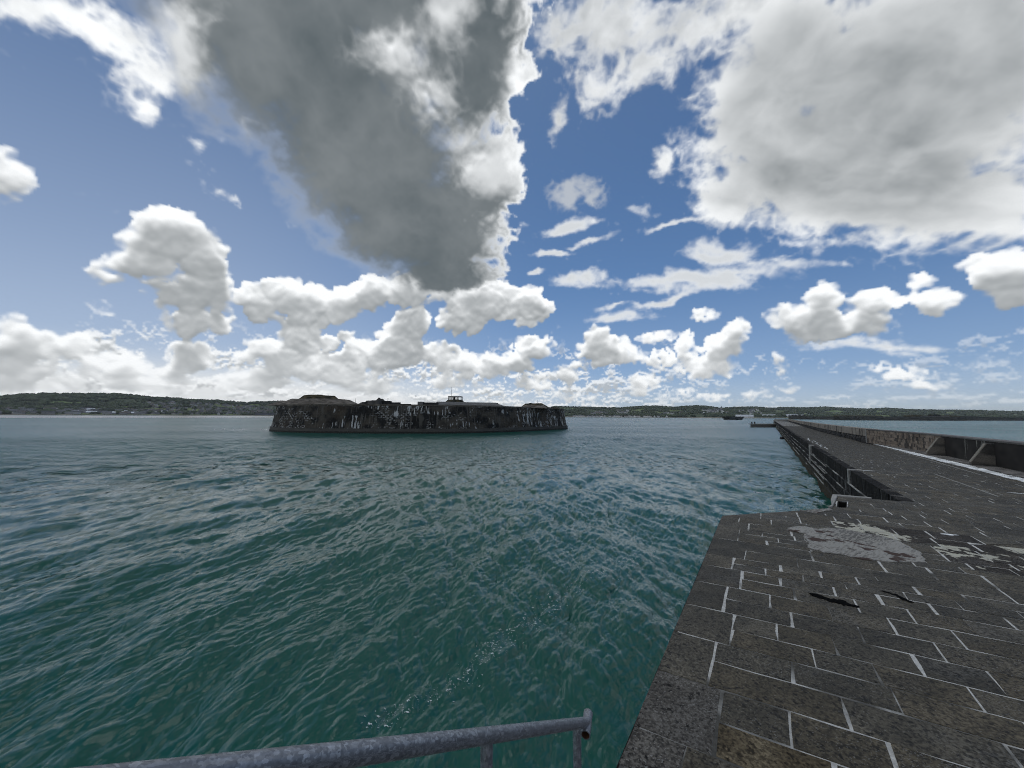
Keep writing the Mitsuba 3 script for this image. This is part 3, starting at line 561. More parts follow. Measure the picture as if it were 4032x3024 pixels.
LICHEN = [affinity.scale(Point(3.95, 9.75).buffer(0.8), 1.2, 0.8), Polygon([(4.1, 8.8), (5.8, 9.2), (5.8, 7.5), (4.3, 7.7)])]
def stone_mesh(g):
    c = np.array(g.exterior.coords)[:-1]
    if Polygon(c).exterior.is_ccw is False:
        c = c[::-1]
    if len(c) > 4:
        c = c + RNG.normal(0, 0.0045, c.shape)
    m = slab(W(c[:, 0], c[:, 1]), DECK - 0.08, DECK + float(np.clip(RNG.normal(0, 0.0018), -0.002, 0.004)), 0.006, 0.0012)
    if m.volume < 0:
        m.invert()
    return m
stones.sort(key=lambda g: -g[0].area / max(2.0, math.hypot(*(W(g[0].centroid.x, g[0].centroid.y)))) ** 2)
def in_view(g):
    p = W(g.centroid.x, g.centroid.y)
    return p[1] > 1.6 and abs(p[0]) < 1.5 * p[1] + 0.6 and p[1] > 0.55 * 0 + 2.2
near = [g for g in stones if in_view(g[0])][:300]
nearset = {id(g) for g in near}
far = [g for g in stones if id(g) not in nearset]
tan_at, grey_at = Point(0.63 * K, 0.32 * K), [Point(0.14 * K, 0.05 * K), Point(0.2 * K, .45 * K)]
for g, header in near:
    p = g.centroid
    lich = any(z.intersects(g) for z in LICHEN)
    key = "paving_lichen" if lich else f"paving_{'abcd'[int(RNG.integers(0, 4))]}"
    if g.contains(tan_at):
        key = "paving_tan"
    if any(g.contains(q) for q in grey_at) and header:
        key = "paving_grey"
    k = put("pavement__stone", stone_mesh(g), key)
    if key == "paving_tan":
        tag(k, "tan paving stone with black pits, second from the landing's edge")
put("pavement__far_stone", join(stone_mesh(g) for g, _ in far), "paving_b", kind="stuff", label="paving stones farther along the deck")
# mortar: wide pale fillings in the joints that stop just under the stones' faces
put("pavement__mortar", prism(world(deck_area.intersection(Polygon([(0.03, -6.9), (13, -6.9), (13, 40), (0.03, 40)])).buffer(-0.035).difference(slot.buffer(0.03)).difference(concrete_patch).difference(crack.buffer(0.01))), DECK - 0.0115, DECK - 0.0055), "mortar", label="pale mortar in the joints between the paving stones")
ragged = Polygon([(a + RNG.normal(0, 0.018), b + RNG.normal(0, 0.018)) for a, b in np.array(concrete_patch.segmentize(0.12).exterior.coords)[:-1]])
put("pavement__concrete_patch", prism(world(ragged), DECK - 0.03, DECK + 0.012), "patch_concrete", label="rough grey concrete patch spread over the paving stones")
def ragged_blob(pts, z0, z1, jit):
    p = Polygon(pts).segmentize(0.035)
    c = np.array(p.exterior.coords)[:-1]
    c = c + RNG.normal(0, jit, c.shape)
    return prism(world(Polygon(c).buffer(0)), z0, z1)
put("pavement__tar_patch", ragged_blob([(1.60, 4.53), (1.74, 4.53), (1.86, 4.46), (2.02, 4.50), (2.20, 4.36), (2.10, 4.31), (1.95, 4.30), (1.80, 4.38), (1.68, 4.40)], DECK - 0.02, DECK + 0.008, 0.016), "tar", label="ragged black tar patch on the landing's paving")
put("pavement__tar_patch", ragged_blob([(2.62, 5.30), (2.80, 5.22), (2.92, 5.02), (2.88, 4.98), (2.74, 5.14), (2.60, 5.24)], DECK - 0.02, DECK + 0.008, 0.012), "tar", label="thin black tar streak across a paving joint")
put("pavement__edge_fill", ragged_blob([(1.95, 11.30), (2.72, 12.13), (2.78, 11.95), (2.45, 11.45), (2.30, 11.10)], DECK - .02, DECK + .009, .015), "patch_concrete", label="rough grey fill at the landing's chamfered far edge")
# the pale kerb at the landing's far corner
kerb = [Polygon([(2.70, 12.17), (2.80, 12.25), (3.25, 14.76), (3.10, 14.74), (2.92, 13.6), (2.84, 12.6)]), Polygon([(3.10, 14.50), (3.25, 14.76), (4.15, 14.82), (4.12, 14.60)])]
for g in kerb:
    put("pavement__kerb_stone", prism(world(g), DECK - 0.3, DECK + 0.05), "pale_granite", label="pale kerb stone at the far corner of the landing")
# the white stripe, the apron behind it and the long pale joints
strip = Polygon([(10.68, 20), (10.68, 38.5), (10.9, 45), (10.98, 53), (11.02, 53), (11.25, 45), (11.36, 38), (11.33, 31), (11.2, 26.5), (11.2, 20)])
sc = np.array(strip.segmentize(0.7).exterior.coords)[:-1]
put("pavement__white_stripe", prism(world(Polygon(sc + RNG.normal(0, 0.022, sc.shape)).buffer(0)), DECK - 0.02, DECK + 0.010), "white_paint", label="worn white stripe along the foot of the parapet")
put("pavement__apron", prism(world(Polygon([(11.3, -7), (11.3, 55.8), (12.4, 55.8), (12.4, -7)])), DECK - 0.3, DECK + 0.03), "apron_concrete", label="concrete apron between the white stripe and the parapet")
for a in ([(10.81, 52.1), (10.45, 38), (10.07, 25.6)], [(8.22, 24.7), (8.15, 21), (8.08, 17.9)]):
    put("pavement__long_joint", prism(world(LineString(a).buffer(0.022, cap_style="flat")), DECK - 0.02, DECK + 0.009), "pale_granite", label="long pale joint running along the deck")
for s, t, ln in [(8.75, 19.3, 0.95), (5.15, 24.2, 0.75), (4.6, 10.3, 0.34)]:
    put("pavement__pale_mark", ragged_blob([(s, t), (s + ln * .5, t - .06), (s + ln, t + .02), (s + ln * .9, t + .10), (s + ln * .4, t + .05)], DECK - .02, DECK + .011, .006), "white_paint")
tt = 41.0
while tt < 62:                                # a dotted trail of pale scars by the edge
    ln = rng.uniform(0.4, 0.9)
    s = 5.55 + bend(tt) + rng.normal(0, 0.12)
    put("pavement__pale_mark", ragged_blob([(s, tt), (s + .10, tt), (s + .12, tt + ln), (s + .02, tt + ln)], DECK - .02, DECK + .011, .015), "white_paint")
    tt += ln + rng.uniform(0.2, 0.8)

# ------------------------------------------------------------------ the breakwater's wall towards the harbour
sw = thing("sea_wall", "black masonry wall of the breakwater dropping to the water, with pale ledges", "sea wall")
PROFILE = [(2.795, 2.05, 0.00), (2.05, 1.55, 0.06), (1.55, 1.05, 0.12), (1.05, 0.55, 0.18), (0.55, 0.05, 0.24), (0.05, -0.5, 0.30)]    # top, foot, outward step of each course
def wall_block(t0, t1, zt, zb, out, proud, thick=0.35):
    c = []
    for z in (zb, zt):
        for t, s in ((t0, -1), (t1, -1), (t1, 1), (t0, 1)):
            ss = float(wall_s(t)) - out - proud if s < 0 else float(wall_s(t)) + thick
            c.append(W(ss, t, z))
    return hexa(c)
rest, count, beds = [], 0, []
rng = np.random.default_rng(23)
for row, (zt, zb, out) in enumerate(PROFILE):
    t = 14.95 + 0.5 * (row % 2)
    while t < TEND:
        ln = rng.uniform(0.85, 1.5) if row else rng.uniform(0.55, 0.8)
        if t > 90:
            ln *= 2.5
        top = zt - 0.012 if row else DECK + 0.002
        m = wall_block(t + 0.018, min(t + ln, TEND) - 0.018, top, zb + 0.022, out, 0.02 + rng.uniform(0, 0.025))
        if t > 18 and t < 60 and row < 5 and count < 230:
            put("sea_wall__block", m, "wall_black")
            count += 1
        else:
            rest.append(m)
        t += ln
put("sea_wall__far_block", join(rest), "wall_black", kind="stuff", label="blocks of the wall farther along the breakwater")
for zt, zb, out in PROFILE[1:5]:
    segs = []
    for t in np.arange(15, TEND, 5.0):
        segs.append(wall_block(t, t + 5, zt + 0.024, zt - 0.02, out, 0.035, 0.3))
    put("sea_wall__ledge", join(segs), "wall_joint", label="pale weathered ledge along the black wall")
put("sea_wall__joint_bed", join(wall_block(t, t + 5, DECK - 0.02, -2, 0.0, 0.012) for t in np.arange(14.9, TEND, 5.0)), "wall_joint", label="mortar bed behind the wall's blocks")
for t, w, lab in [(24.0, 0.34, "pale quoin stone at the lip of the black wall"), (45.6, 0.8, "grey pilaster standing proud of the black wall")]:
    put("sea_wall__pilaster", wall_block(t, t + w, DECK + 0.03, 2.0 if t < 30 else -0.5, 0.0 if t < 30 else 0.12, 0.09, 0.5 if t < 30 else 0.2), "pale_granite", label=lab)
rails = [tube([W(float(wall_s(t)) - o, t, z) for t in np.arange(33, 47.1, 1.0)], 0.028, 6) for z, o in ((2.02, 0.16), (1.52, 0.24), (1.10, 0.31))]
for m in rails:
    put("sea_wall__pipe", m, "pale_granite", label="pale pipe running along the wall's ledges")

# ------------------------------------------------------------------ the parapet on the seaward side
pp = thing("parapet", "chest-high granite parapet with concrete buttresses along the seaward side", "parapet")
PTOP = DECK + 1.53
def par_block(t0, t1, z0, z1, s0, s1, key=None):
    return hexa([W(a, b, z) for z in (z0, z1) for a, b in ((s0, t0), (s1, t0), (s1, t1), (s0, t1))])
put("parapet__render", par_block(-7, 38.7, DECK - 0.2, PTOP - 0.10, 12.32, 13.0), "render_black", label="black stained render on the nearer stretch of the parapet")
put("parapet__core", join(hexa([W(a, b, z) for z, k in ((DECK - 0.05, 0), (PTOP - 0.12, 1)) for a, b in ((float(par_s(t)) + 0.05, t), (float(par_s(t)) + 0.7, t), (float(par_s(t + 1.73)) + 0.7, t + 1.73), (float(par_s(t + 1.73)) + 0.05, t + 1.73))]) for t in np.arange(38.7, 55.9, 1.73)), "rough_joint")
rng = np.random.default_rng(31)
zc = np.linspace(DECK - 0.02, PTOP - 0.08, 6)
for r in range(5):
    t = 38.9 - 0.3 * (r % 2)
    while t < 55.9:
        ln = min(rng.uniform(0.55, 1.35), 56 - t)
        if ln > 0.15:
            q0, q1, pr = max(t, 38.7) + 0.012, t + ln - 0.012, rng.uniform(0, 0.03)
            lean = lambda q, k: float(par_s(q)) - pr
            put("parapet__block", hexa([W(a, b, z) for z, k in ((zc[r] + 0.012, r / 5), (zc[r + 1] - 0.012, (r + 1) / 5)) for a, b in ((lean(q0, k), q0), (float(par_s(q0)) + 0.3, q0), (float(par_s(q1)) + 0.3, q1), (lean(q1, k), q1))]), f"parapet_stone_{'abc'[int(rng.integers(0, 3))]}")
        t += ln
for t in np.arange(-7, 56, 3.5):
    q0, q1 = t + 0.01, min(t + 3.5, 56) - 0.01
    put("parapet__coping", hexa([W(a, b, z) for z in (PTOP - 0.09, PTOP) for a, b in ((float(par_s(q0)) - .05, q0), (float(par_s(q0)) + .8, q0), (float(par_s(q1)) + .8, q1), (float(par_s(q1)) - .05, q1))]), "coping_grey")
put("parapet__end_pier", par_block(55.85, 56.2, DECK - 0.2, PTOP + 0.01, 10.88, 11.5), "pale_granite", label="pale upright where the parapet changes to banded concrete")
# beyond: black rough courses leaning back under a pale concrete band
bands, black, joints = [], [], []
top_s = lambda t: float(par_s(t)) + 0.10
for n, t in enumerate(np.arange(56.2, TEND, 3.0)):
    t1 = min(t + 3.0, TEND)
    c = [W(top_s(q) - 0.02 + o, q, z) for z in (DECK + 0.68, PTOP) for q, o in ((t + .015, 0), (t + .015, 0.95), (t1 - .015, 0.95), (t1 - .015, 0))]
    m = hexa(c)
    if n < 24:
        put("parapet__concrete_panel", m, "band_concrete")
    else:
        bands.append(m)
    for r in range(3):
        q = t
        while q < t1 - 0.1:
            ln = rng.uniform(0.8, 1.6)
            q1 = min(q + ln, t1)
            z0, z1 = DECK + 0.24 * r - 0.02, DECK + 0.24 * r + 0.205
            w0, f0 = top_s(q) - float(par_s(q)), rng.uniform(-0.05, 0.05)
            black.append(hexa([W(a, b, z) for z, k in ((z0, r / 3.0), (z1, (r + 0.9) / 3.0)) for a, b in ((float(par_s(q)) + w0 * k * 0.9 + f0, q + .02), (top_s(q) + .3, q + .02), (top_s(q) + .3, q1 - .02), (float(par_s(q)) + w0 * k * 0.9 + f0, q1 - .02))]))
            q = q1
        joints.append(hexa([W(a, b, z) for z in (DECK + 0.24 * r + 0.2, DECK + 0.24 * r + 0.225) for a, b in ((float(par_s(t)) + (top_s(t) - float(par_s(t))) * 0.3 * (r + 1) + 0.03, t), (top_s(t) + .3, t), (top_s(t1) + .3, t1), (float(par_s(t1)) + (top_s(t1) - float(par_s(t1))) * 0.3 * (r + 1) + 0.03, t1))]))
put("parapet__far_panel", join(bands), "band_concrete", kind="stuff", label="concrete panels of the parapet farther away")
put("parapet__black_course", join(black), "black_course", kind="stuff", label="rough black stepped courses under the pale band")
put("parapet__course_joint", join(joints), "rough_joint", label="pale joints between the black courses")
for n, t in enumerate((38.4, 31.0, 24.2, 17.5)):
    w = 0.30
    side_v = [(11.36, DECK), (11.36, DECK + 0.22), (12.02, PTOP - 0.22), (12.33, PTOP - 0.22), (12.33, DECK)]
    v = [W(s, t - w / 2, z) for s, z in side_v] + [W(s, t + w / 2, z) for s, z in side_v]
    k = np.arange(5)
    f = [[0, 1, 2], [0, 2, 3], [0, 3, 4], [5, 7, 6], [5, 8, 7], [5, 9, 8]] + [x for a in k for x in ([a, (a + 1) % 5 + 5, (a + 1) % 5], [a, a + 5, (a + 1) % 5 + 5])]
    m = trimesh.Trimesh(np.array(v), np.array(f), process=False)
    m.fix_normals()
    put("parapet__buttress", m, "buttress_concrete", label=["sloping concrete buttress between the brown blocks and the black render", "sloping concrete buttress standing against the black render", None, None][n])
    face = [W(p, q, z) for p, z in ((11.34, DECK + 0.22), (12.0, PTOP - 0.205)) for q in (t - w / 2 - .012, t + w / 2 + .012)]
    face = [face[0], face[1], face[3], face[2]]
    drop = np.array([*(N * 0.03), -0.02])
    put("parapet__buttress_lit_slope", hexa([p + drop for p in face] + face), "buttress_lit_slope")  # thin added slab carrying the painted light of the slanted face
    if n < 2:
        put("parapet__buttress_head", par_block(t - w / 2 - .01, t + w / 2 + .01, PTOP - 0.222, PTOP - 0.19, 12.0, 12.32), "coping_grey")
# pale end of the breakwater and its landing stage
put("breakwater_end", join([par_block(TEND - 6, TEND + 1.5, -3, DECK + 0.9, float(wall_s(TEND)) - 0.6, float(wall_s(TEND)) + 2.2), par_block(TEND - 2, TEND + 1, -3, PTOP, float(wall_s(TEND)), top_s(TEND) + 1)]), "pale_granite", label="pale stone block closing the far end of the breakwater", category="wall end")
je = thing("jetty", "low pale jetty standing out from the far end of the breakwater", "jetty")
put("jetty__deck", hexa([W(a, b, z) for z in (1.55, 2.0) for a, b in ((-5.2, 252.5), (7.5, 262.0), (6.6, 266.5), (-6.2, 257.0))]), "pale_granite")
put("jetty__body", hexa([W(a, b, z) for z in (-4.0, 1.55) for a, b in ((-4.4, 253.4), (7.5, 262.5), (6.8, 266.0), (-5.4, 256.6))]), "coping_grey")
for a, b in ((-4.6, 254.8), (-3.3, 256.5)):
    p = W(a, b)
    put("jetty__bollard", tube([[*p, 1.95], [*p, 2.6], [*p, 2.75], [*p, 3.0]], [0.32, 0.26, 0.45, 0.3], 8), "dark_steel")
bu = thing("mooring_buoy", "small dark buoy floating close under the black wall", "buoy")
p = W(4.9, 120.0)
put("mooring_buoy__float", trimesh.creation.icosphere(2, 0.5).apply_transform(trimesh.transformations.translation_matrix([*p, 0.12])), "dark_steel", True)
put("mooring_buoy__ring", trimesh.creation.torus(0.10, 0.02, 12, 6).apply_transform(trimesh.transformations.translation_matrix([*p, 0.68])), "rusty", True)
# ------------------------------------------------------------------ the sea fort
fort = thing("sea_fort", "long black stone island fort streaked with white lime, low bunkers on its roof", "fort")
WATERLINE = [(-93.5, 172), (-91, 152), (-86.5, 139.0), (-77.5, 128.2), (-65.3, 122.7), (-50.5, 121.0), (-37.6, 120.6), (-31.5, 121.2), (-20.6, 122.9), (-8.4, 129.2), (5.7, 144.4), (17.5, 160), (23.9, 169.5), (24.5, 180), (14, 200), (-12, 215), (-45, 214), (-76, 203), (-90, 188)]
def smooth_ring(pts, n):
    from scipy.interpolate import splev, splprep
    p = np.array(pts + pts[:1], float)
    tck, _ = splprep(p.T, s=0, per=True)
    u = np.linspace(0, 1, n, endpoint=False)
    return np.array(splev(u, tck)).T
fine_ring = smooth_ring(WATERLINE, 4000)
arc = np.r_[0, np.cumsum(np.linalg.norm(np.diff(np.vstack([fine_ring, fine_ring[:1]]), axis=0), axis=1))]
def ring_at(a, inset=0.0):
    a = np.asarray(a, float) % arc[-1]
    c = np.vstack([fine_ring, fine_ring[:1]])
    p = np.stack([np.interp(a, arc, c[:, k]) for k in (0, 1)], -1)
    q = np.stack([np.interp((a + 0.2) % arc[-1], arc, c[:, k]) for k in (0, 1)], -1)
    tn = (q - p) / np.linalg.norm(q - p, axis=-1, keepdims=True)
    return p + np.stack([-tn[..., 1], tn[..., 0]], -1) * np.expand_dims(np.asarray(inset, float), -1)
INW = 1 if Polygon(fine_ring).contains(Point(ring_at(60.0, 2.0))) else -1
batter = lambda z: INW * (0.18 * np.asarray(z))
def fort_top(a):
    return 8.55 + 0.45 * np.exp(-((np.asarray(ring_at(a))[..., 0] + 75) / 22) ** 2)
def ring_skin(z0, z1, n=420, out=0.0):
    a = np.linspace(0, arc[-1], n)
    v = np.vstack([np.c_[ring_at(a, batter(z) - INW * out), np.full(n, z)] for z in (z0, z1)])
    k = np.arange(n - 1)
    f = np.vstack([np.c_[k, k + 1, n + k + 1], np.c_[k, n + k + 1, n + k]])
    return trimesh.Trimesh(v, f, process=False), np.vstack([np.c_[a, np.full(n, z)] for z in (z0, z1)])
m, uvs = ring_skin(-1.0, 9.0)
put("sea_fort__wall_core", m, "fort_stone", True, uv=uvs)
blocks, seen = [], []
rng = np.random.default_rng(41)
for r in range(13):
    z0, z1 = 1.5 + 0.55 * r, 1.5 + 0.55 * (r + 1)
    a = -0.7 * (r % 2)
    while a < arc[-1]:
        ln = 1.4
        a0, a1 = a + 0.025, a + ln - 0.025
        pr = 0.05 + rng.uniform(0, 0.07)
        q = np.array([a0, a1])
        b0 = ring_at(q, batter(z0) - INW * pr); b1 = ring_at(q, batter(z1) - INW * pr)
        i0 = ring_at(q, batter(z0) + INW * 0.15); i1 = ring_at(q, batter(z1) + INW * 0.15)
        zz0, zz1 = z0 + 0.02, z1 - 0.02
        v = [[*b0[0], zz0], [*b0[1], zz0], [*i0[1], zz0], [*i0[0], zz0], [*b1[0], zz1], [*b1[1], zz1], [*i1[1], zz1], [*i1[0], zz1]]
        m = hexa(v)
        uvb = np.c_[[a0, a1, a1, a0] * 2, [zz0] * 4 + [zz1] * 4]
        mid = b0.mean(0)
        seen.append((math.hypot(*mid) if mid[1] < 172 else 999, m, uvb))
        a += ln
seen.sort(key=lambda x: x[0])
for dist, m, uvb in seen[:300]:
    put("sea_fort__block", m, "fort_stone", uv=uvb)
put("sea_fort__far_block", join(x[1] for x in seen[300:]), "fort_stone", uv=np.vstack([x[2] for x in seen[300:]]), kind="stuff", label="stone blocks round the rest of the fort's wall")
def ring_solid(z0, z1, i0, i1, n=300):
    a = np.linspace(0, arc[-1], n, endpoint=False)
    rows = [np.c_[ring_at(a, INW * i), np.full(n, z)] for z, i in ((z0, i0), (z0, i1), (z1, i1), (z1, i0))]
    v = np.vstack(rows)
    k = np.arange(n); k2 = (k + 1) % n
    f = np.vstack([np.vstack([np.c_[r * n + k, r * n + k2, (r + 1) % 4 * n + k2], np.c_[r * n + k, (r + 1) % 4 * n + k2, (r + 1) % 4 * n + k]]) for r in range(4)])
    m = trimesh.Trimesh(v, f, process=False)
    m.fix_normals()
    return m
put("sea_fort__plinth", ring_solid(0.55, 1.5, -0.28, 3.0), "fort_plinth", label="grey stone plinth just above the water")
put("sea_fort__weed_band", ring_solid(-2.0, 0.55, -0.36, 3.0), "fort_weed", label="black weed-covered foot of the fort")
put("sea_fort__coping", ring_solid(8.66, 9.12, 1.35, 4.0), "fort_concrete", label="weathered concrete coping along the wall's top")
put("sea_fort__roof", prism(Polygon(smooth_ring(WATERLINE, 200)).buffer(-3.0), 7.5, 8.95), "fort_concrete", label="flat concrete roof of the fort")
def frustum(poly0, z0, poly1, z1, jitter=0.0):
    p0, p1 = np.array(poly0, float), np.array(poly1, float)
    n = len(p0)
    c = p1.mean(0)
    r = RNG.normal(0, 1, (n, 3)) * jitter
    v = np.vstack([np.c_[p0, np.full(n, z0)], np.c_[p1, np.full(n, z1)] + r, [[*c, z1]]])
    k = np.arange(n); j = (k + 1) % n
    m = trimesh.Trimesh(v, np.vstack([np.c_[k, j, n + j], np.c_[k, n + j, n + k], np.c_[n + k, n + j, np.full(n, 2 * n)]]), process=False)
    m.fix_normals()
    return m
def oval(cx, cy, rx, ry, n=14, turn=0.0, jit=0.0):
    a = np.arange(n) * 2 * np.pi / n + turn
    q = 1 + RNG.normal(0, 1, n) * jit
    return np.c_[cx + rx * np.cos(a) * q, cy + ry * np.sin(a) * q]
put("sea_fort__gun_casemate", frustum(oval(-69, 139, 15.0, 11, 16), 8.9, oval(-69.5, 140, 10.2, 8, 16), 11.25, 0.12), "fort_concrete", label="broad sloping concrete casemate at the fort's left end")
put("sea_fort__gun_casemate__turret_roof", frustum(oval(-70.5, 141, 7.4, 6, 10), 11.15, oval(-70.5, 141, 5.4, 4.4, 10), 12.7, 0.10), "turf", label="mossy flat-topped upper tier of the casemate")
put("sea_fort__side_mound", frustum(oval(-81.5, 139, 5.5, 6, 12, jit=.05), 8.9, oval(-80.5, 141, 3.0, 4, 12), 10.6, 0.15), "fort_concrete")
for x, z, w in ((-48.7, 10.0, 3.2), (-46.2, 10.6, 3.4), (-43.9, 11.1, 1.9)):
    put("sea_fort__rubble", frustum(oval(x, 128, w, 3, 9, jit=.1), 8.9, oval(x + 0.3, 128, w * 0.6, 2, 9, jit=.1), z, 0.22), "fort_plinth", label="broken masonry heap on the fort's roof" if w == 3.2 else None)
put("sea_fort__ruined_wall", join([box(-43.0, -40.2, 127, 129, 8.9, 10.35), box(-40.2, -37.2, 127.2, 129, 8.9, 9.95), box(-37.2, -33.8, 128, 129.5, 8.9, 9.45)]), "fort_black", label="low black ruined wall on the roof left of the middle")
put("sea_fort__bunker", box(-31.0, -29.3, 126.5, 129, 8.9, 10.15), "fort_pale", label="small pale concrete bunker block")
put("sea_fort__bunker", box(-29.3, -24.6, 127, 129, 8.9, 9.95), "fort_black", label="low dark bunker slot beside the pale block")
put("sea_fort__vault", frustum([(-26.5, 127), (-2.0, 136), (-1.0, 146), (-24, 142)], 8.85, [(-25.2, 130), (-6.0, 138), (-6.0, 143), (-23, 140)], 10.35), "fort_pale", label="long low pale vault under the lookout")
put("sea_fort__vault", box(-8.8, -5.0, 138, 141, 8.9, 10.25), "fort_plinth")
put("sea_fort__lookout_mound", frustum(oval(-20.3, 136, 4.0, 3.6, 12), 9.9, oval(-20.1, 136, 2.7, 2.5, 12), 11.15, 0.08), "turf", label="brown turf mound under the lookout pavilion")
put("sea_fort__turf_mound", frustum(oval(9.0, 155, 6.6, 5, 14, jit=.04), 8.8, oval(9.0, 155, 3.2, 3, 14, jit=.06), 10.75, 0.12), "turf", label="turf-topped mound at the fort's right end")
put("sea_fort__turf_mound__flank", frustum(oval(8.4, 151.4, 6.0, 3, 12, jit=.05), 8.7, oval(8.6, 152.2, 3.4, 1.6, 12, jit=.06), 9.9, 0.10), "fort_concrete")
put("sea_fort__right_rampart", frustum(oval(16.5, 165, 4.6, 4, 10, jit=.06), 8.6, oval(16.5, 165, 3.4, 3, 10, jit=.06), 9.45, 0.1), "turf")
pv = thing("lookout_pavilion", "small open pavilion of posts and a flat roof on the fort's mound", "pavilion")
put("lookout_pavilion__roof", box(-22.3, -17.6, 134.2, 137.6, 12.15, 12.42), "fort_black")
for cx in (-22.15, -20.9, -19.95, -19.0, -17.75):
    for cy in (134.4, 137.4):
        put("lookout_pavilion__post", box(cx - 0.11, cx + 0.11, cy - 0.11, cy + 0.11, 11.0, 12.15), "fort_black")
put("lookout_pavilion__floor", box(-22.4, -17.5, 134.1, 137.7, 10.98, 11.16), "fort_pale")
put("lookout_pavilion__inner_pier", box(-20.5, -20.05, 135.7, 136.3, 11.1, 12.15), "fort_black")
fl = thing("flagpole", "thin bare flagpole beside the lookout pavilion", "flagpole")
put("flagpole__pole", tube([(-21.5, 136, 10.6), (-21.5, 136, 13.6), (-21.5, 136, 15.7)], [0.09, 0.08, 0.05], 6), "dark_steel")
put("flagpole__base", box(-21.75, -21.25, 135.75, 136.25, 10.4, 11.2), "fort_pale")
for x, y, h, lab in ((-50.4, 124, 1.9, "thin post on the fort's coping left of the rubble"), (-40.6, 126, 2.2, "thin post on the black ruined wall"), (10.2, 155, 2.9, "thin aerial on the fort's right turf mound")):
    k = thing("mast", lab, "post")
    put(k + "__pole", tube([(x, y, 8.9), (x, y, 9.1 + h)], 0.06, 5), "dark_steel")
    put(k + "__foot", box(x - .14, x + .14, y - .14, y + .14, 8.8, 9.2), "fort_pale")

# ------------------------------------------------------------------ the far shore
SKYLINE = [(-75, 1.2), (-62, 1.4), (-56, 1.5), (-53.08, 1.57), (-52.46, 1.68), (-51.83, 1.85), (-50.8, 1.93), (-49.58, 2.02), (-48.29, 2.06), (-46.03, 2.16), (-45.04, 2.12), (-42.83, 1.92), (-41.41, 1.91), (-39.96, 1.74), (-37.69, 1.74), (-36.35, 1.63), (-34.59, 1.52), (-33.56, 1.67), (-31.14, 1.76), (-22.09, 1.57), (-8.09, 1.53), (6.93, 1.48), (10.25, 1.43), (13.54, 1.32), (16.08, 1.31), (18.87, 1.56), (20.74, 1.55), (22.76, 1.37), (25.32, 1.56), (27.05, 1.48), (28.31, 1.2), (30.24, 1.29), (32.13, 1.37), (33.93, 1.16), (35.56, 1.18), (37.65, 1.13), (39.1, 1.24), (40.45, 1.1), (42.62, 0.97), (44.05, 1.04), (45.98, 0.89), (48.3, 0.79), (50.4, 0.73), (53.03, 0.61), (58, 0.5), (75, 0.4)]
SK = np.array(SKYLINE)
def shore_r(az):
    return np.interp(az, [-75, -40, 0, 28, 34, 44, 75], [2350, 2350, 2350, 2350, 2500, 3300, 3600])
def ridge_r(az):
    return np.interp(az, [-75, -40, 0, 28, 36, 44, 53, 75], [3150, 3150, 3600, 3700, 4700, 5800, 6600, 7000])
def ridge_h(az):
    return (np.tan(np.radians(np.interp(az, SK[:, 0], SK[:, 1]))) * ridge_r(az) + EYE) * 0.93 - 5
def ground_h(az, q):
    """Height of the land at the share q of the way from shore (0) to ridge (1); it falls away beyond."""
    s = np.clip(q, 0, 1)
    rise = 0.03 * np.clip(q * 20, 0, 1) + 0.97 * (s ** 1.45)
    nz = meshkit.fbm(np.stack([np.asarray(az) * 0.9, np.asarray(q) * 5, 0 * np.asarray(q)], -1), 4, 9) - 0.5
    return ridge_h(az) * (rise + 0.16 * nz * np.clip(s * 3, 0, 1) * (s < 0.93)) * np.where(q > 1, np.maximum(0, 1 - (q - 1) * 1.2), 1) + 1.2
def land(az, q):
    r = shore_r(az) + q * (ridge_r(az) - shore_r(az))
    a = np.radians(az)
    return np.stack([r * np.sin(a), r * np.cos(a), ground_h(az, q)], -1)
A_, Q_ = np.meshgrid(np.arange(-75, 75.01, 0.16), np.r_[-0.02, np.linspace(0, 1.0, 34), 1.15, 1.4, 1.8], indexing="ij")
v = land(A_, Q_)
v[:, 0, 2] = -2
na_, nq_ = A_.shape
i, j = np.meshgrid(np.arange(na_ - 1), np.arange(nq_ - 1), indexing="ij")
q = np.stack([i * nq_ + j, i * nq_ + j + 1, (i + 1) * nq_ + j + 1, (i + 1) * nq_ + j], -1).reshape(-1, 4)
put("hills", trimesh.Trimesh(v.reshape(-1, 3), np.vstack([q[:, [0, 2, 1]], q[:, [0, 3, 2]]]), process=False), "hill", True, kind="structure", label="low green hills across the bay")
a = np.arange(-75, 75.01, 0.25)
rs = shore_r(a)
sv = np.vstack([np.c_[r_ * np.sin(np.radians(a)), r_ * np.cos(np.radians(a)), np.full(len(a), z)] for r_, z in ((rs - 14, -1.0), (rs - 6, 2.4), (rs + 45, 4.2))])
n = len(a); k = np.arange(n - 1)
put("beach", trimesh.Trimesh(sv, np.vstack([np.vstack([np.c_[r * n + k, (r + 1) * n + k + 1, r * n + k + 1], np.c_[r * n + k, (r + 1) * n + k, (r + 1) * n + k + 1]]) for r in range(2)]), process=False), "shore", kind="structure", label="brown strand and sea wall along the far shore")
def patch(az0, az1, q0, q1, lift=1.5):
    a, q = np.meshgrid(np.linspace(az0, az1, 14), np.linspace(q0, q1, 8), indexing="ij")
    w = 0.25 * np.sin(np.linspace(0, np.pi, 14))[:, None]
    q = q0 + (q - q0) * (0.6 + w * 1.6)
    v = land(a, q); v[..., 2] += lift
    i, j = np.meshgrid(np.arange(13), np.arange(7), indexing="ij")
    f = np.stack([i * 8 + j, i * 8 + j + 1, (i + 1) * 8 + j + 1, (i + 1) * 8 + j], -1).reshape(-1, 4)
    return trimesh.Trimesh(v.reshape(-1, 3), np.vstack([f[:, [0, 2, 1]], f[:, [0, 3, 2]]]), process=False)
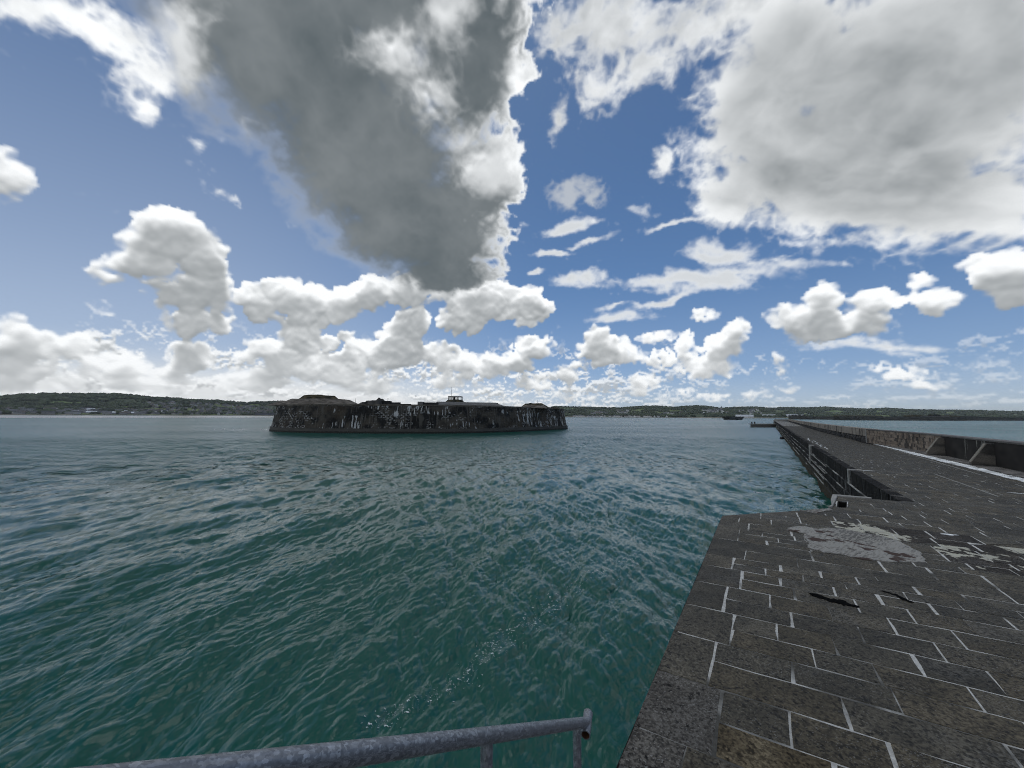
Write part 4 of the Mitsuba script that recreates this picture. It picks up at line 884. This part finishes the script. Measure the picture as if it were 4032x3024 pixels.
MEADOWS = [(-50.2, -47.4, 0.60, 0.71), (-43.1, -42.3, 0.55, 0.62), (6.5, 9.5, 0.86, 0.95), (31.9, 32.9, 0.55, 0.64), (39.5, 41.0, 0.62, 0.78), (36.2, 37.0, 0.5, 0.6), (44.2, 46.4, 0.55, 0.62)]
for m in MEADOWS:
    put("meadow", patch(*m), "meadow", kind="structure", label="pale green meadow among the woods on the far hill")

# woods: round crowns packed over the slopes
ico = trimesh.creation.icosphere(1, 1.0)
def crown(p, r, h, rng):
    v = ico.vertices * (1 + rng.uniform(-0.22, 0.22, (len(ico.vertices), 1)))
    return v * [r, r, h] + p + [0, 0, 0.42 * h]
def woods(key, spots, label, rng):
    vs, fs, n = [], [], 0
    for p, r, h in spots:
        vs.append(crown(p, r, h, rng)); fs.append(ico.faces + n); n += len(ico.vertices)
    put(key, trimesh.Trimesh(np.vstack(vs), np.vstack(fs), process=False), "wood", True, kind="stuff", label=label, category="woodland")
TOWN = [(-43.5, -31.5, 0.10, 0.93, 0.90), (-53.5, -43.5, 0.02, 0.34, 0.72), (-56, -31, 0.0, 0.06, 0.95), (11, 14.3, 0.2, 0.75, 0.5), (14.5, 18, 0.35, 0.85, 0.45), (21.0, 25, 0.32, 0.52, 0.6), (26.3, 29.5, 0.3, 0.85, 0.55), (30.8, 33.4, 0.3, 0.7, 0.55)]
rng = np.random.default_rng(77)
for side, (a0, a1, count, lab) in {"left": (-60, -29.5, 3400, "dark woods on the hill left of the fort"), "right": (6, 34.5, 3000, "dark woods on the hills right of the fort"), "far": (34.5, 60, 2200, "blue-green woods on the distant hills at the right")}.items():
    n = count * 6
    az, q = rng.uniform(a0, a1, n), np.where(rng.uniform(size=n) < 0.7, rng.uniform(0.04, 1.0, n), rng.uniform(0.85, 1.01, n))
    dens = meshkit.fbm(np.stack([az * 0.8, q * 6, 3.0 + 0 * az], -1), 3, 2)
    clear = np.zeros(n)
    for b0, b1, q0, q1, w in TOWN + [(b0 - 0.1, b1 + 0.1, q0 - 0.02, q1 + 0.02, 1.0) for b0, b1, q0, q1 in MEADOWS]:
        clear = np.maximum(clear, w * ((az > b0) & (az < b1) & (q > q0) & (q < q1)))
    keep = np.nonzero((rng.uniform(size=n) >= clear) & ((dens >= (0.40 if side == "left" else 0.46)) | (q > 0.9)))[0][:count]
    k = 1.35 if side == "far" else 1.0
    spots = list(zip(land(az[keep], q[keep]), k * rng.uniform(7, 17, len(keep)), k * rng.uniform(6.5, 11, len(keep))))
    woods("woodland", spots, lab, rng)

# houses: gabled boxes with painted walls and roofs
def house(p, w, d_, h, rot, wall, roof):
    hw, hd, rh = w / 2, d_ / 2, h + 0.42 * d_
    b = np.array([[-hw, -hd], [hw, -hd], [hw, hd], [-hw, hd]])
    v, f, c = [], [], []
    def face(pts, col):
        n = len(v)
        v.extend(pts); c.extend([col] * len(pts))
        f.extend([[n, n + i, n + i + 1] for i in range(1, len(pts) - 1)])
    lo = [[*x, -4.0] for x in b]; hi = [[*x, h] for x in b]
    for i in range(4):
        j = (i + 1) % 4
        face([lo[i], lo[j], hi[j], hi[i]], wall)
    r0, r1 = [-hw, 0, rh], [hw, 0, rh]
    face([hi[3], r0, hi[0]], wall); face([hi[1], r1, hi[2]], wall)
    e = 0.4
    face([[-hw - e, -hd - e, h - .3], [hw + e, -hd - e, h - .3], [hw + e, 0, rh + .1], [-hw - e, 0, rh + .1]], roof)
    face([[hw + e, hd + e, h - .3], [-hw - e, hd + e, h - .3], [-hw - e, 0, rh + .1], [hw + e, 0, rh + .1]], roof)
    for s in (-hw * 0.7,):
        face([[s, -.5, rh - .3], [s + .9, -.5, rh - .3], [s + .9, -.5, rh + 1.2], [s, -.5, rh + 1.2]], roof)
    v = np.array(v, float)
    a = math.radians(rot)
    v[:, :2] = v[:, :2] @ np.array([[math.cos(a), math.sin(a)], [-math.sin(a), math.cos(a)]])
    return trimesh.Trimesh(v + p, np.array(f), process=False), np.array(c)
settled, spare = {}, []
def add_house(az, q, w, d_, h, rot, wall, roof, what, where):
    settled.setdefault(where, []).append((az, q, house(land(np.array(az), np.array(q)), w, d_, h, -az + rot, wall, roof), tone(wall), tone(roof), what))
def tone(c):
    v = sum(c) / 3
    return "white" if v > 0.45 else "pale grey" if v > 0.19 else "brown" if c[0] > 1.2 * c[2] and v > 0.05 else "mid grey" if v > 0.10 else "dark grey"
def nth(n):
    return f"{n}{'th' if 10 <= n % 100 <= 20 else {1: 'st', 2: 'nd', 3: 'rd'}.get(n % 10, 'th')}"
def spare_house(az, q, w, d_, h, rot, wall, roof):
    spare.append(house(land(np.array(az), np.array(q)), w, d_, h, -az + rot, wall, roof))
GREYW = [(0.20, 0.19, 0.175), (0.28, 0.265, 0.24), (0.15, 0.145, 0.14), (0.38, 0.37, 0.345)]
ROOFS = [(0.060, 0.062, 0.068), (0.090, 0.090, 0.098), (0.135, 0.135, 0.142), (0.110, 0.090, 0.078)]
WHITE = [(0.60, 0.59, 0.56), (0.74, 0.73, 0.70), (0.50, 0.49, 0.46)]
rng = np.random.default_rng(99)
pick = lambda l: l[int(rng.integers(0, len(l)))]
for n in range(360):
    az = rng.uniform(-43.3, -31.8)
    q = 0.05 + 0.86 * rng.uniform() ** 1.1 * np.interp(az, [-43, -40, -34, -31.8], [0.8, 1, 0.85, 0.5])
    spec = (az, q, rng.uniform(9, 18), rng.uniform(8, 11), rng.uniform(4.5, 7), rng.choice([0, 90, 20, -25]), pick(GREYW), pick(ROOFS))
    add_house(*spec, "house", "hillside left of the fort") if n < 140 else spare_house(*spec)
for n in range(90):
    spec = (rng.uniform(-55, -43.2), rng.uniform(0.02, 0.33), rng.uniform(14, 38), rng.uniform(9, 14), rng.uniform(4.5, 8), rng.choice([0, 0, 15]), pick(GREYW), pick(ROOFS + [(0.13, 0.13, 0.13)]))
    add_house(*spec, "low building", "far left shore") if n < 40 else spare_house(*spec)
for n in range(52):
    spec = (rng.uniform(8.2, 22.0), rng.uniform(0.012, 0.03), rng.uniform(14, 30), rng.uniform(8, 11), rng.uniform(5, 7), rng.choice([0, 0, 90]), pick(WHITE), pick(ROOFS))
    add_house(*spec, "small house", "waterfront right of the fort") if n < 34 else spare_house(*spec)
for n in range(44):
    az, q = (rng.normal(12.8, 0.55), rng.uniform(0.18, 0.50)) if n % 2 else (rng.normal(16.2, 0.8), rng.uniform(0.35, 0.78))
    spec = (az, q, rng.uniform(14, 30), rng.uniform(10, 15), rng.uniform(7, 12), rng.choice([0, 90, 30]), pick(WHITE + GREYW[3:]), pick(ROOFS))
    add_house(*spec, "house", "wooded slope right of the fort") if n < 28 else spare_house(*spec)
for n in range(18):
    add_house(rng.uniform(21.0, 25.2), rng.uniform(0.33, 0.50), rng.uniform(12, 30), rng.uniform(8, 12), rng.uniform(4, 7), rng.choice([0, 0, 90]), pick(WHITE + GREYW[3:]), pick(ROOFS + [(0.2, 0.2, 0.19)]), "house", "mid-hill row left of the barge")
for n in range(48):
    az, q = (rng.normal(27.6, 0.75), rng.uniform(0.42, 0.80)) if n % 3 else (rng.normal(31.8, 0.5), rng.uniform(0.36, 0.7))
    spec = (az, q, rng.uniform(14, 34), rng.uniform(11, 16), rng.uniform(7, 13), rng.choice([0, 90, 35]), pick(WHITE), pick(ROOFS))
    add_house(*spec, "house", "hill village above the barge") if n < 30 else spare_house(*spec)
for where, found in settled.items():
    for n, (az, q, (m, c), wall, roof, what) in enumerate(sorted(found, key=lambda x: x[0])):
        put("house", m, "house_paint", False, f"{wall} {what}, {roof} roof, {where}, {nth(n + 1)} from left", "house", "houses: " + where, color=c)
put("town", join(m for m, _ in spare), "house_paint", False, "closely packed roofs of the towns on both shores", "houses", None, "stuff", color=np.vstack([c for _, c in spare]))
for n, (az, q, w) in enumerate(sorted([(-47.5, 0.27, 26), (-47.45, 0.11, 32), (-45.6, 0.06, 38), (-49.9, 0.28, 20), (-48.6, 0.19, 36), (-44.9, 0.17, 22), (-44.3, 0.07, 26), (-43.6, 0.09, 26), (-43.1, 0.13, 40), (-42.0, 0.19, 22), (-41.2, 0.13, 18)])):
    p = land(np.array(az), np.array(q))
    m, c = house(p, w, 12, 5.0, -az, (0.25, 0.25, 0.25), (0.70, 0.71, 0.72))  # the roof's glare from the sun is put into its colour
    put("shed", m, "house_paint", False, f"shed with sun glare painted on its roof, far left shore, {nth(n + 1)} from the left", "shed", "sheds with sun glare painted on their roofs, far left shore", color=c)
for az, w in ((-32.9, 62), (-31.95, 28)):
    p = land(np.array(az), np.array(0.045))
    m, c = house(p, w, 14, 6.5, -az, (0.10, 0.10, 0.11), (0.030, 0.031, 0.036))
    put("hall", m, "house_paint", False, "long dark-roofed hall on the shore just left of the fort" if w > 40 else "shorter dark hall between the long hall and the fort", "hall", color=c)
for n, (az, q, w) in enumerate(((30.8, .03, 60), (31.6, .03, 40), (33.6, .10, 60), (34.9, .12, 70), (35.7, .14, 80), (36.3, .06, 70), (37.6, .16, 60))):
    p = land(np.array(az), np.array(q))
    m, c = house(p, w, 20, 7.0, -az, (0.60, 0.61, 0.60), (0.55, 0.56, 0.57))
    put("warehouse", m, "house_paint", False, f"long white warehouse behind the breakwater's far end, {nth(n + 1)} from the left", "warehouse", "white warehouses behind the breakwater's end", color=c)
ch = thing("church", "pale church with a square tower on the ridge above the white village", "church")
p = land(np.array(28.44), np.array(0.80))
m, c = house(p, 34, 14, 10, -28, (0.34, 0.33, 0.30), (0.06, 0.06, 0.065))
put("church__nave", m, "house_paint", color=c)
put("church__tower", box(p[0] - 5, p[0] + 5, p[1] - 16, p[1] - 6, p[2] - 4, p[2] + 26), "pale_granite")
put("church__spire", frustum([(p[0] - 4.5, p[1] - 15.5), (p[0] + 4.5, p[1] - 15.5), (p[0] + 4.5, p[1] - 6.5), (p[0] - 4.5, p[1] - 6.5)], p[2] + 26, [(p[0] - .4, p[1] - 11.4), (p[0] + .4, p[1] - 11.4), (p[0] + .4, p[1] - 10.6), (p[0] - .4, p[1] - 10.6)], p[2] + 38), "fort_plinth")

# ------------------------------------------------------------------ works in the water on the right
def wall_run(pts, z0, z1, thick, n=1):
    """A thick wall along a line of points with its own top heights."""
    p = np.array(pts, float)
    z1 = np.broadcast_to(z1, (len(p),))
    d = np.gradient(p, axis=0); d /= np.linalg.norm(d, axis=1, keepdims=True)
    nn = np.c_[-d[:, 1], d[:, 0]]
    if (nn @ [0, 1]).mean() < 0:
        nn = -nn
    return join(hexa([[*p[i], z0], [*p[i + 1], z0], [*(p[i + 1] + nn[i + 1] * thick), z0], [*(p[i] + nn[i] * thick), z0], [*(p[i] + nn[i] * 1.5), z1[i]], [*(p[i + 1] + nn[i + 1] * 1.5), z1[i + 1]], [*(p[i + 1] + nn[i + 1] * thick), z1[i + 1]], [*(p[i] + nn[i] * thick), z1[i]]]) for i in range(len(p) - 1))
hf = thing("harbour_fort", "long dark harbour fort across the water beyond the breakwater", "fort")
put("harbour_fort__sea_face", wall_run([(741, 830), (805, 831), (867, 832.6), (930, 836), (992, 842)], -3, 8.9, 60), "far_rock")
put("harbour_fort__return_face", wall_run([(992, 842), (1004, 880), (1010, 920)], -3, 8.8, 30), "far_rock")
put("harbour_fort__inner_wall", wall_run([(822, 1082), (832, 1010), (838, 939)], -3, 8.4, 50), "far_rock")
put("harbour_fort__embankment", join([frustum(oval(905, 868, 26, 14, 12), 8, oval(905, 868, 20, 9, 12), 12.2, 0.4), frustum(oval(980, 890, 60, 14, 14), 8, oval(980, 890, 50, 8, 14), 11.2, 0.4), frustum(oval(790, 880, 60, 14, 14), 8, oval(790, 880, 52, 8, 14), 10.8, 0.4)]), "turf")
put("harbour_fort__platform", box(905, 960, 848, 858, 8, 10.4), "coping_grey")
put("harbour_fort__blockhouse", box(962, 978, 880, 892, 8, 14.4), "fort_black")
rf = thing("ruined_tower", "square dark ruined fort at the landward end of the harbour wall", "fort")
put("ruined_tower__wall", wall_run([(790, 1088), (806, 1084), (823, 1081)], -3, 11.9, 24), "far_rock")
put("ruined_tower__battlement", join([box(x, x + 4, 1090, 1094, 11.8, 13.2) for x in (793, 801, 812)]), "far_rock")
sp = thing("rubble_breakwater", "low dark rubble breakwater sloping down at the right edge of the bay", "breakwater")
put("rubble_breakwater__mound", wall_run([(1040, 905), (1118, 926.8), (1200, 948), (1285, 969), (1420, 1010), (1560, 1050)], -3, [10.4, 10.0, 8.7, 6.4, 4.5, 3.6], 40), "far_rock")
put("rubble_breakwater__crest", wall_run([(1060, 920), (1118, 937), (1200, 958)], 6, [11.0, 10.6, 9.2], 12), "turf")
bg = thing("barge", "black flat-topped floating barge moored off the far shore", "barge")
bx, by = 474.0, 817.0
ax = np.array([math.cos(math.radians(27)), -math.sin(math.radians(27))]) * -1
ax = np.array([41.96, 21.4]) / np.hypot(41.96, 21.4)
ay = np.array([-ax[1], ax[0]])
def bq(a0, a1, b0, b1, z0, z1, flare=0.0):
    return hexa([[*(np.array([bx, by]) + ax * a + ay * b), z] for z, fl in ((z0, 0), (z1, flare)) for a, b in ((a0 - fl, b0), (a1 + fl, b0), (a1 + fl, b1), (a0 - fl, b1))])
put("barge__hull", join([bq(-23, -16, 0, 12, -0.5, 2.6, 0.5), bq(9, 22, 0, 12, -0.5, 2.6, 1.0), bq(-14, -9, 2, 10, -0.5, 2.6), bq(-4, 4, 2, 10, -0.5, 2.6)]), "dark_steel")
put("barge__deck", bq(-25.5, 25.5, -1, 13, 2.6, 6.0, 0.8), "dark_steel")
put("barge__bulwark", join([bq(-25.8, 25.8, -1.3, -0.9, 6.0, 6.7), bq(-25.8, -20, 3, 10, 6.0, 6.9)]), "fort_black")

# ------------------------------------------------------------------ a bird over the fort
gu = thing("gull", "small gull gliding over the fort", "bird")
gp = np.array([-32.0, 128.0, 12.0])
put("gull__body", trimesh.creation.icosphere(2, 1.0).apply_transform(np.array([[0.24, 0, 0, gp[0]], [0, 0.09, 0, gp[1]], [0, 0, 0.09, gp[2]], [0, 0, 0, 1.0]])), "feather", True)
for s in (-1, 1):
    wv = np.array([[0.08, 0, 0.03], [-0.12, 0, 0.03], [0.12, s * 0.35, 0.16], [-0.10, s * 0.35, 0.15], [0.02, s * 0.68, 0.08], [-0.08, s * 0.66, 0.07]])
    wv = np.vstack([wv, wv + [0, 0, 0.02]])
    put("gull__wing", trimesh.convex.convex_hull(wv[[0, 1, 2, 3, 6, 7, 8, 9]] + gp), "feather")
    put("gull__wing_tip", trimesh.convex.convex_hull(wv[[2, 3, 4, 5, 8, 9, 10, 11]] + gp), "feather")

# ------------------------------------------------------------------ the stair rail in front of the lens
hr = thing("handrail", "galvanised steel pipe handrail ending in an open tee above the green water", "handrail")
RAIL = [np.array((-0.3897, 0.8875, 4.8703)), np.array((0.3826, 2.2092, 3.9608))]
def uv_tube(pts, rad, sides=28):
    m = tube(pts, rad, sides, caps=False)
    n = len(pts)
    d = np.r_[0, np.cumsum(np.linalg.norm(np.diff(np.asarray(pts), axis=0), axis=1))]
    uv = np.stack(np.meshgrid(d, np.arange(sides) * 2 * np.pi * np.max(rad) / sides, indexing="ij"), -1).reshape(-1, 2)
    return m, uv
rl = RAIL[1] - RAIL[0]
pts = [RAIL[0] + rl * q for q in np.linspace(-0.55, 1.055, 24)]
m, uv = uv_tube(pts, 0.0242)
put("handrail__rail", m, "galvanised", True, uv=uv * 1.6)
rd = rl / np.linalg.norm(rl)
tee = np.array((-0.25, -0.8, -0.1)) / np.linalg.norm((-0.25, -0.8, -0.1))
c = RAIL[1] + rd * 0.10
tp = [c + tee * q for q in np.linspace(-0.060, 0.080, 8)]
m, uv = uv_tube(tp, 0.0255)
inner, uvi = uv_tube(tp, 0.0205)
inner.invert()
put("handrail__tee", m, "galvanised", True, uv=uv * 2.2, label="short open-ended tee of the handrail")
put("handrail__tee__bore", inner, "rusty", True, label="rusty inside of the tee's open end")
def annulus(center, axis, r0, r1, n=28):
    a = np.cross(axis, [0, 0, 1.0]); a /= np.linalg.norm(a); b = np.cross(axis, a)
    t = np.arange(n) * 2 * np.pi / n
    ring = np.cos(t)[:, None] * a + np.sin(t)[:, None] * b
    v = np.vstack([center + r0 * ring, center + r1 * ring]); k = np.arange(n); j = (k + 1) % n
    return trimesh.Trimesh(v, np.vstack([np.c_[k, n + k, n + j], np.c_[k, n + j, j]]), process=False)
lip = join([annulus(tp[-1], tee, 0.0205, 0.0255), annulus(tp[0], tee, 0.0005, 0.0255)])
put("handrail__tee__lip", lip, "galvanised", uv=np.zeros((len(lip.vertices), 2)) + 0.3)
for q, foot in ((0.955, DECK - 0.02), (0.40, DECK - 0.02)):
    b = RAIL[0] + rl * q
    m, uv = uv_tube([[b[0], b[1], z] for z in np.linspace(foot, b[2] - 0.005, 6)], 0.0215, 20)
    k = put("handrail__post", m, "galvanised", True, uv=uv * 1.3)
    put("handrail__base_plate", box(b[0] - .07, b[0] + .07, b[1] - .07, b[1] + .07, DECK - 0.03, DECK + 0.012), "rusty")

# ------------------------------------------------------------------ the air over the bay
scene["air"] = {"type": "homogeneous", "albedo": 0.95, "sigma_t": 3.6e-5}
scene["haze"] = {"type": "cube", "to_world": T().translate([0, 0, 72.0]).scale([30500.0, 30500.0, 88.0]), "bsdf": {"type": "null"}, "interior": {"type": "ref", "id": "air"}}
tag("haze", "thin sea air over the whole bay", "haze", kind="stuff")
scene["camera"]["medium"] = {"type": "ref", "id": "air"}
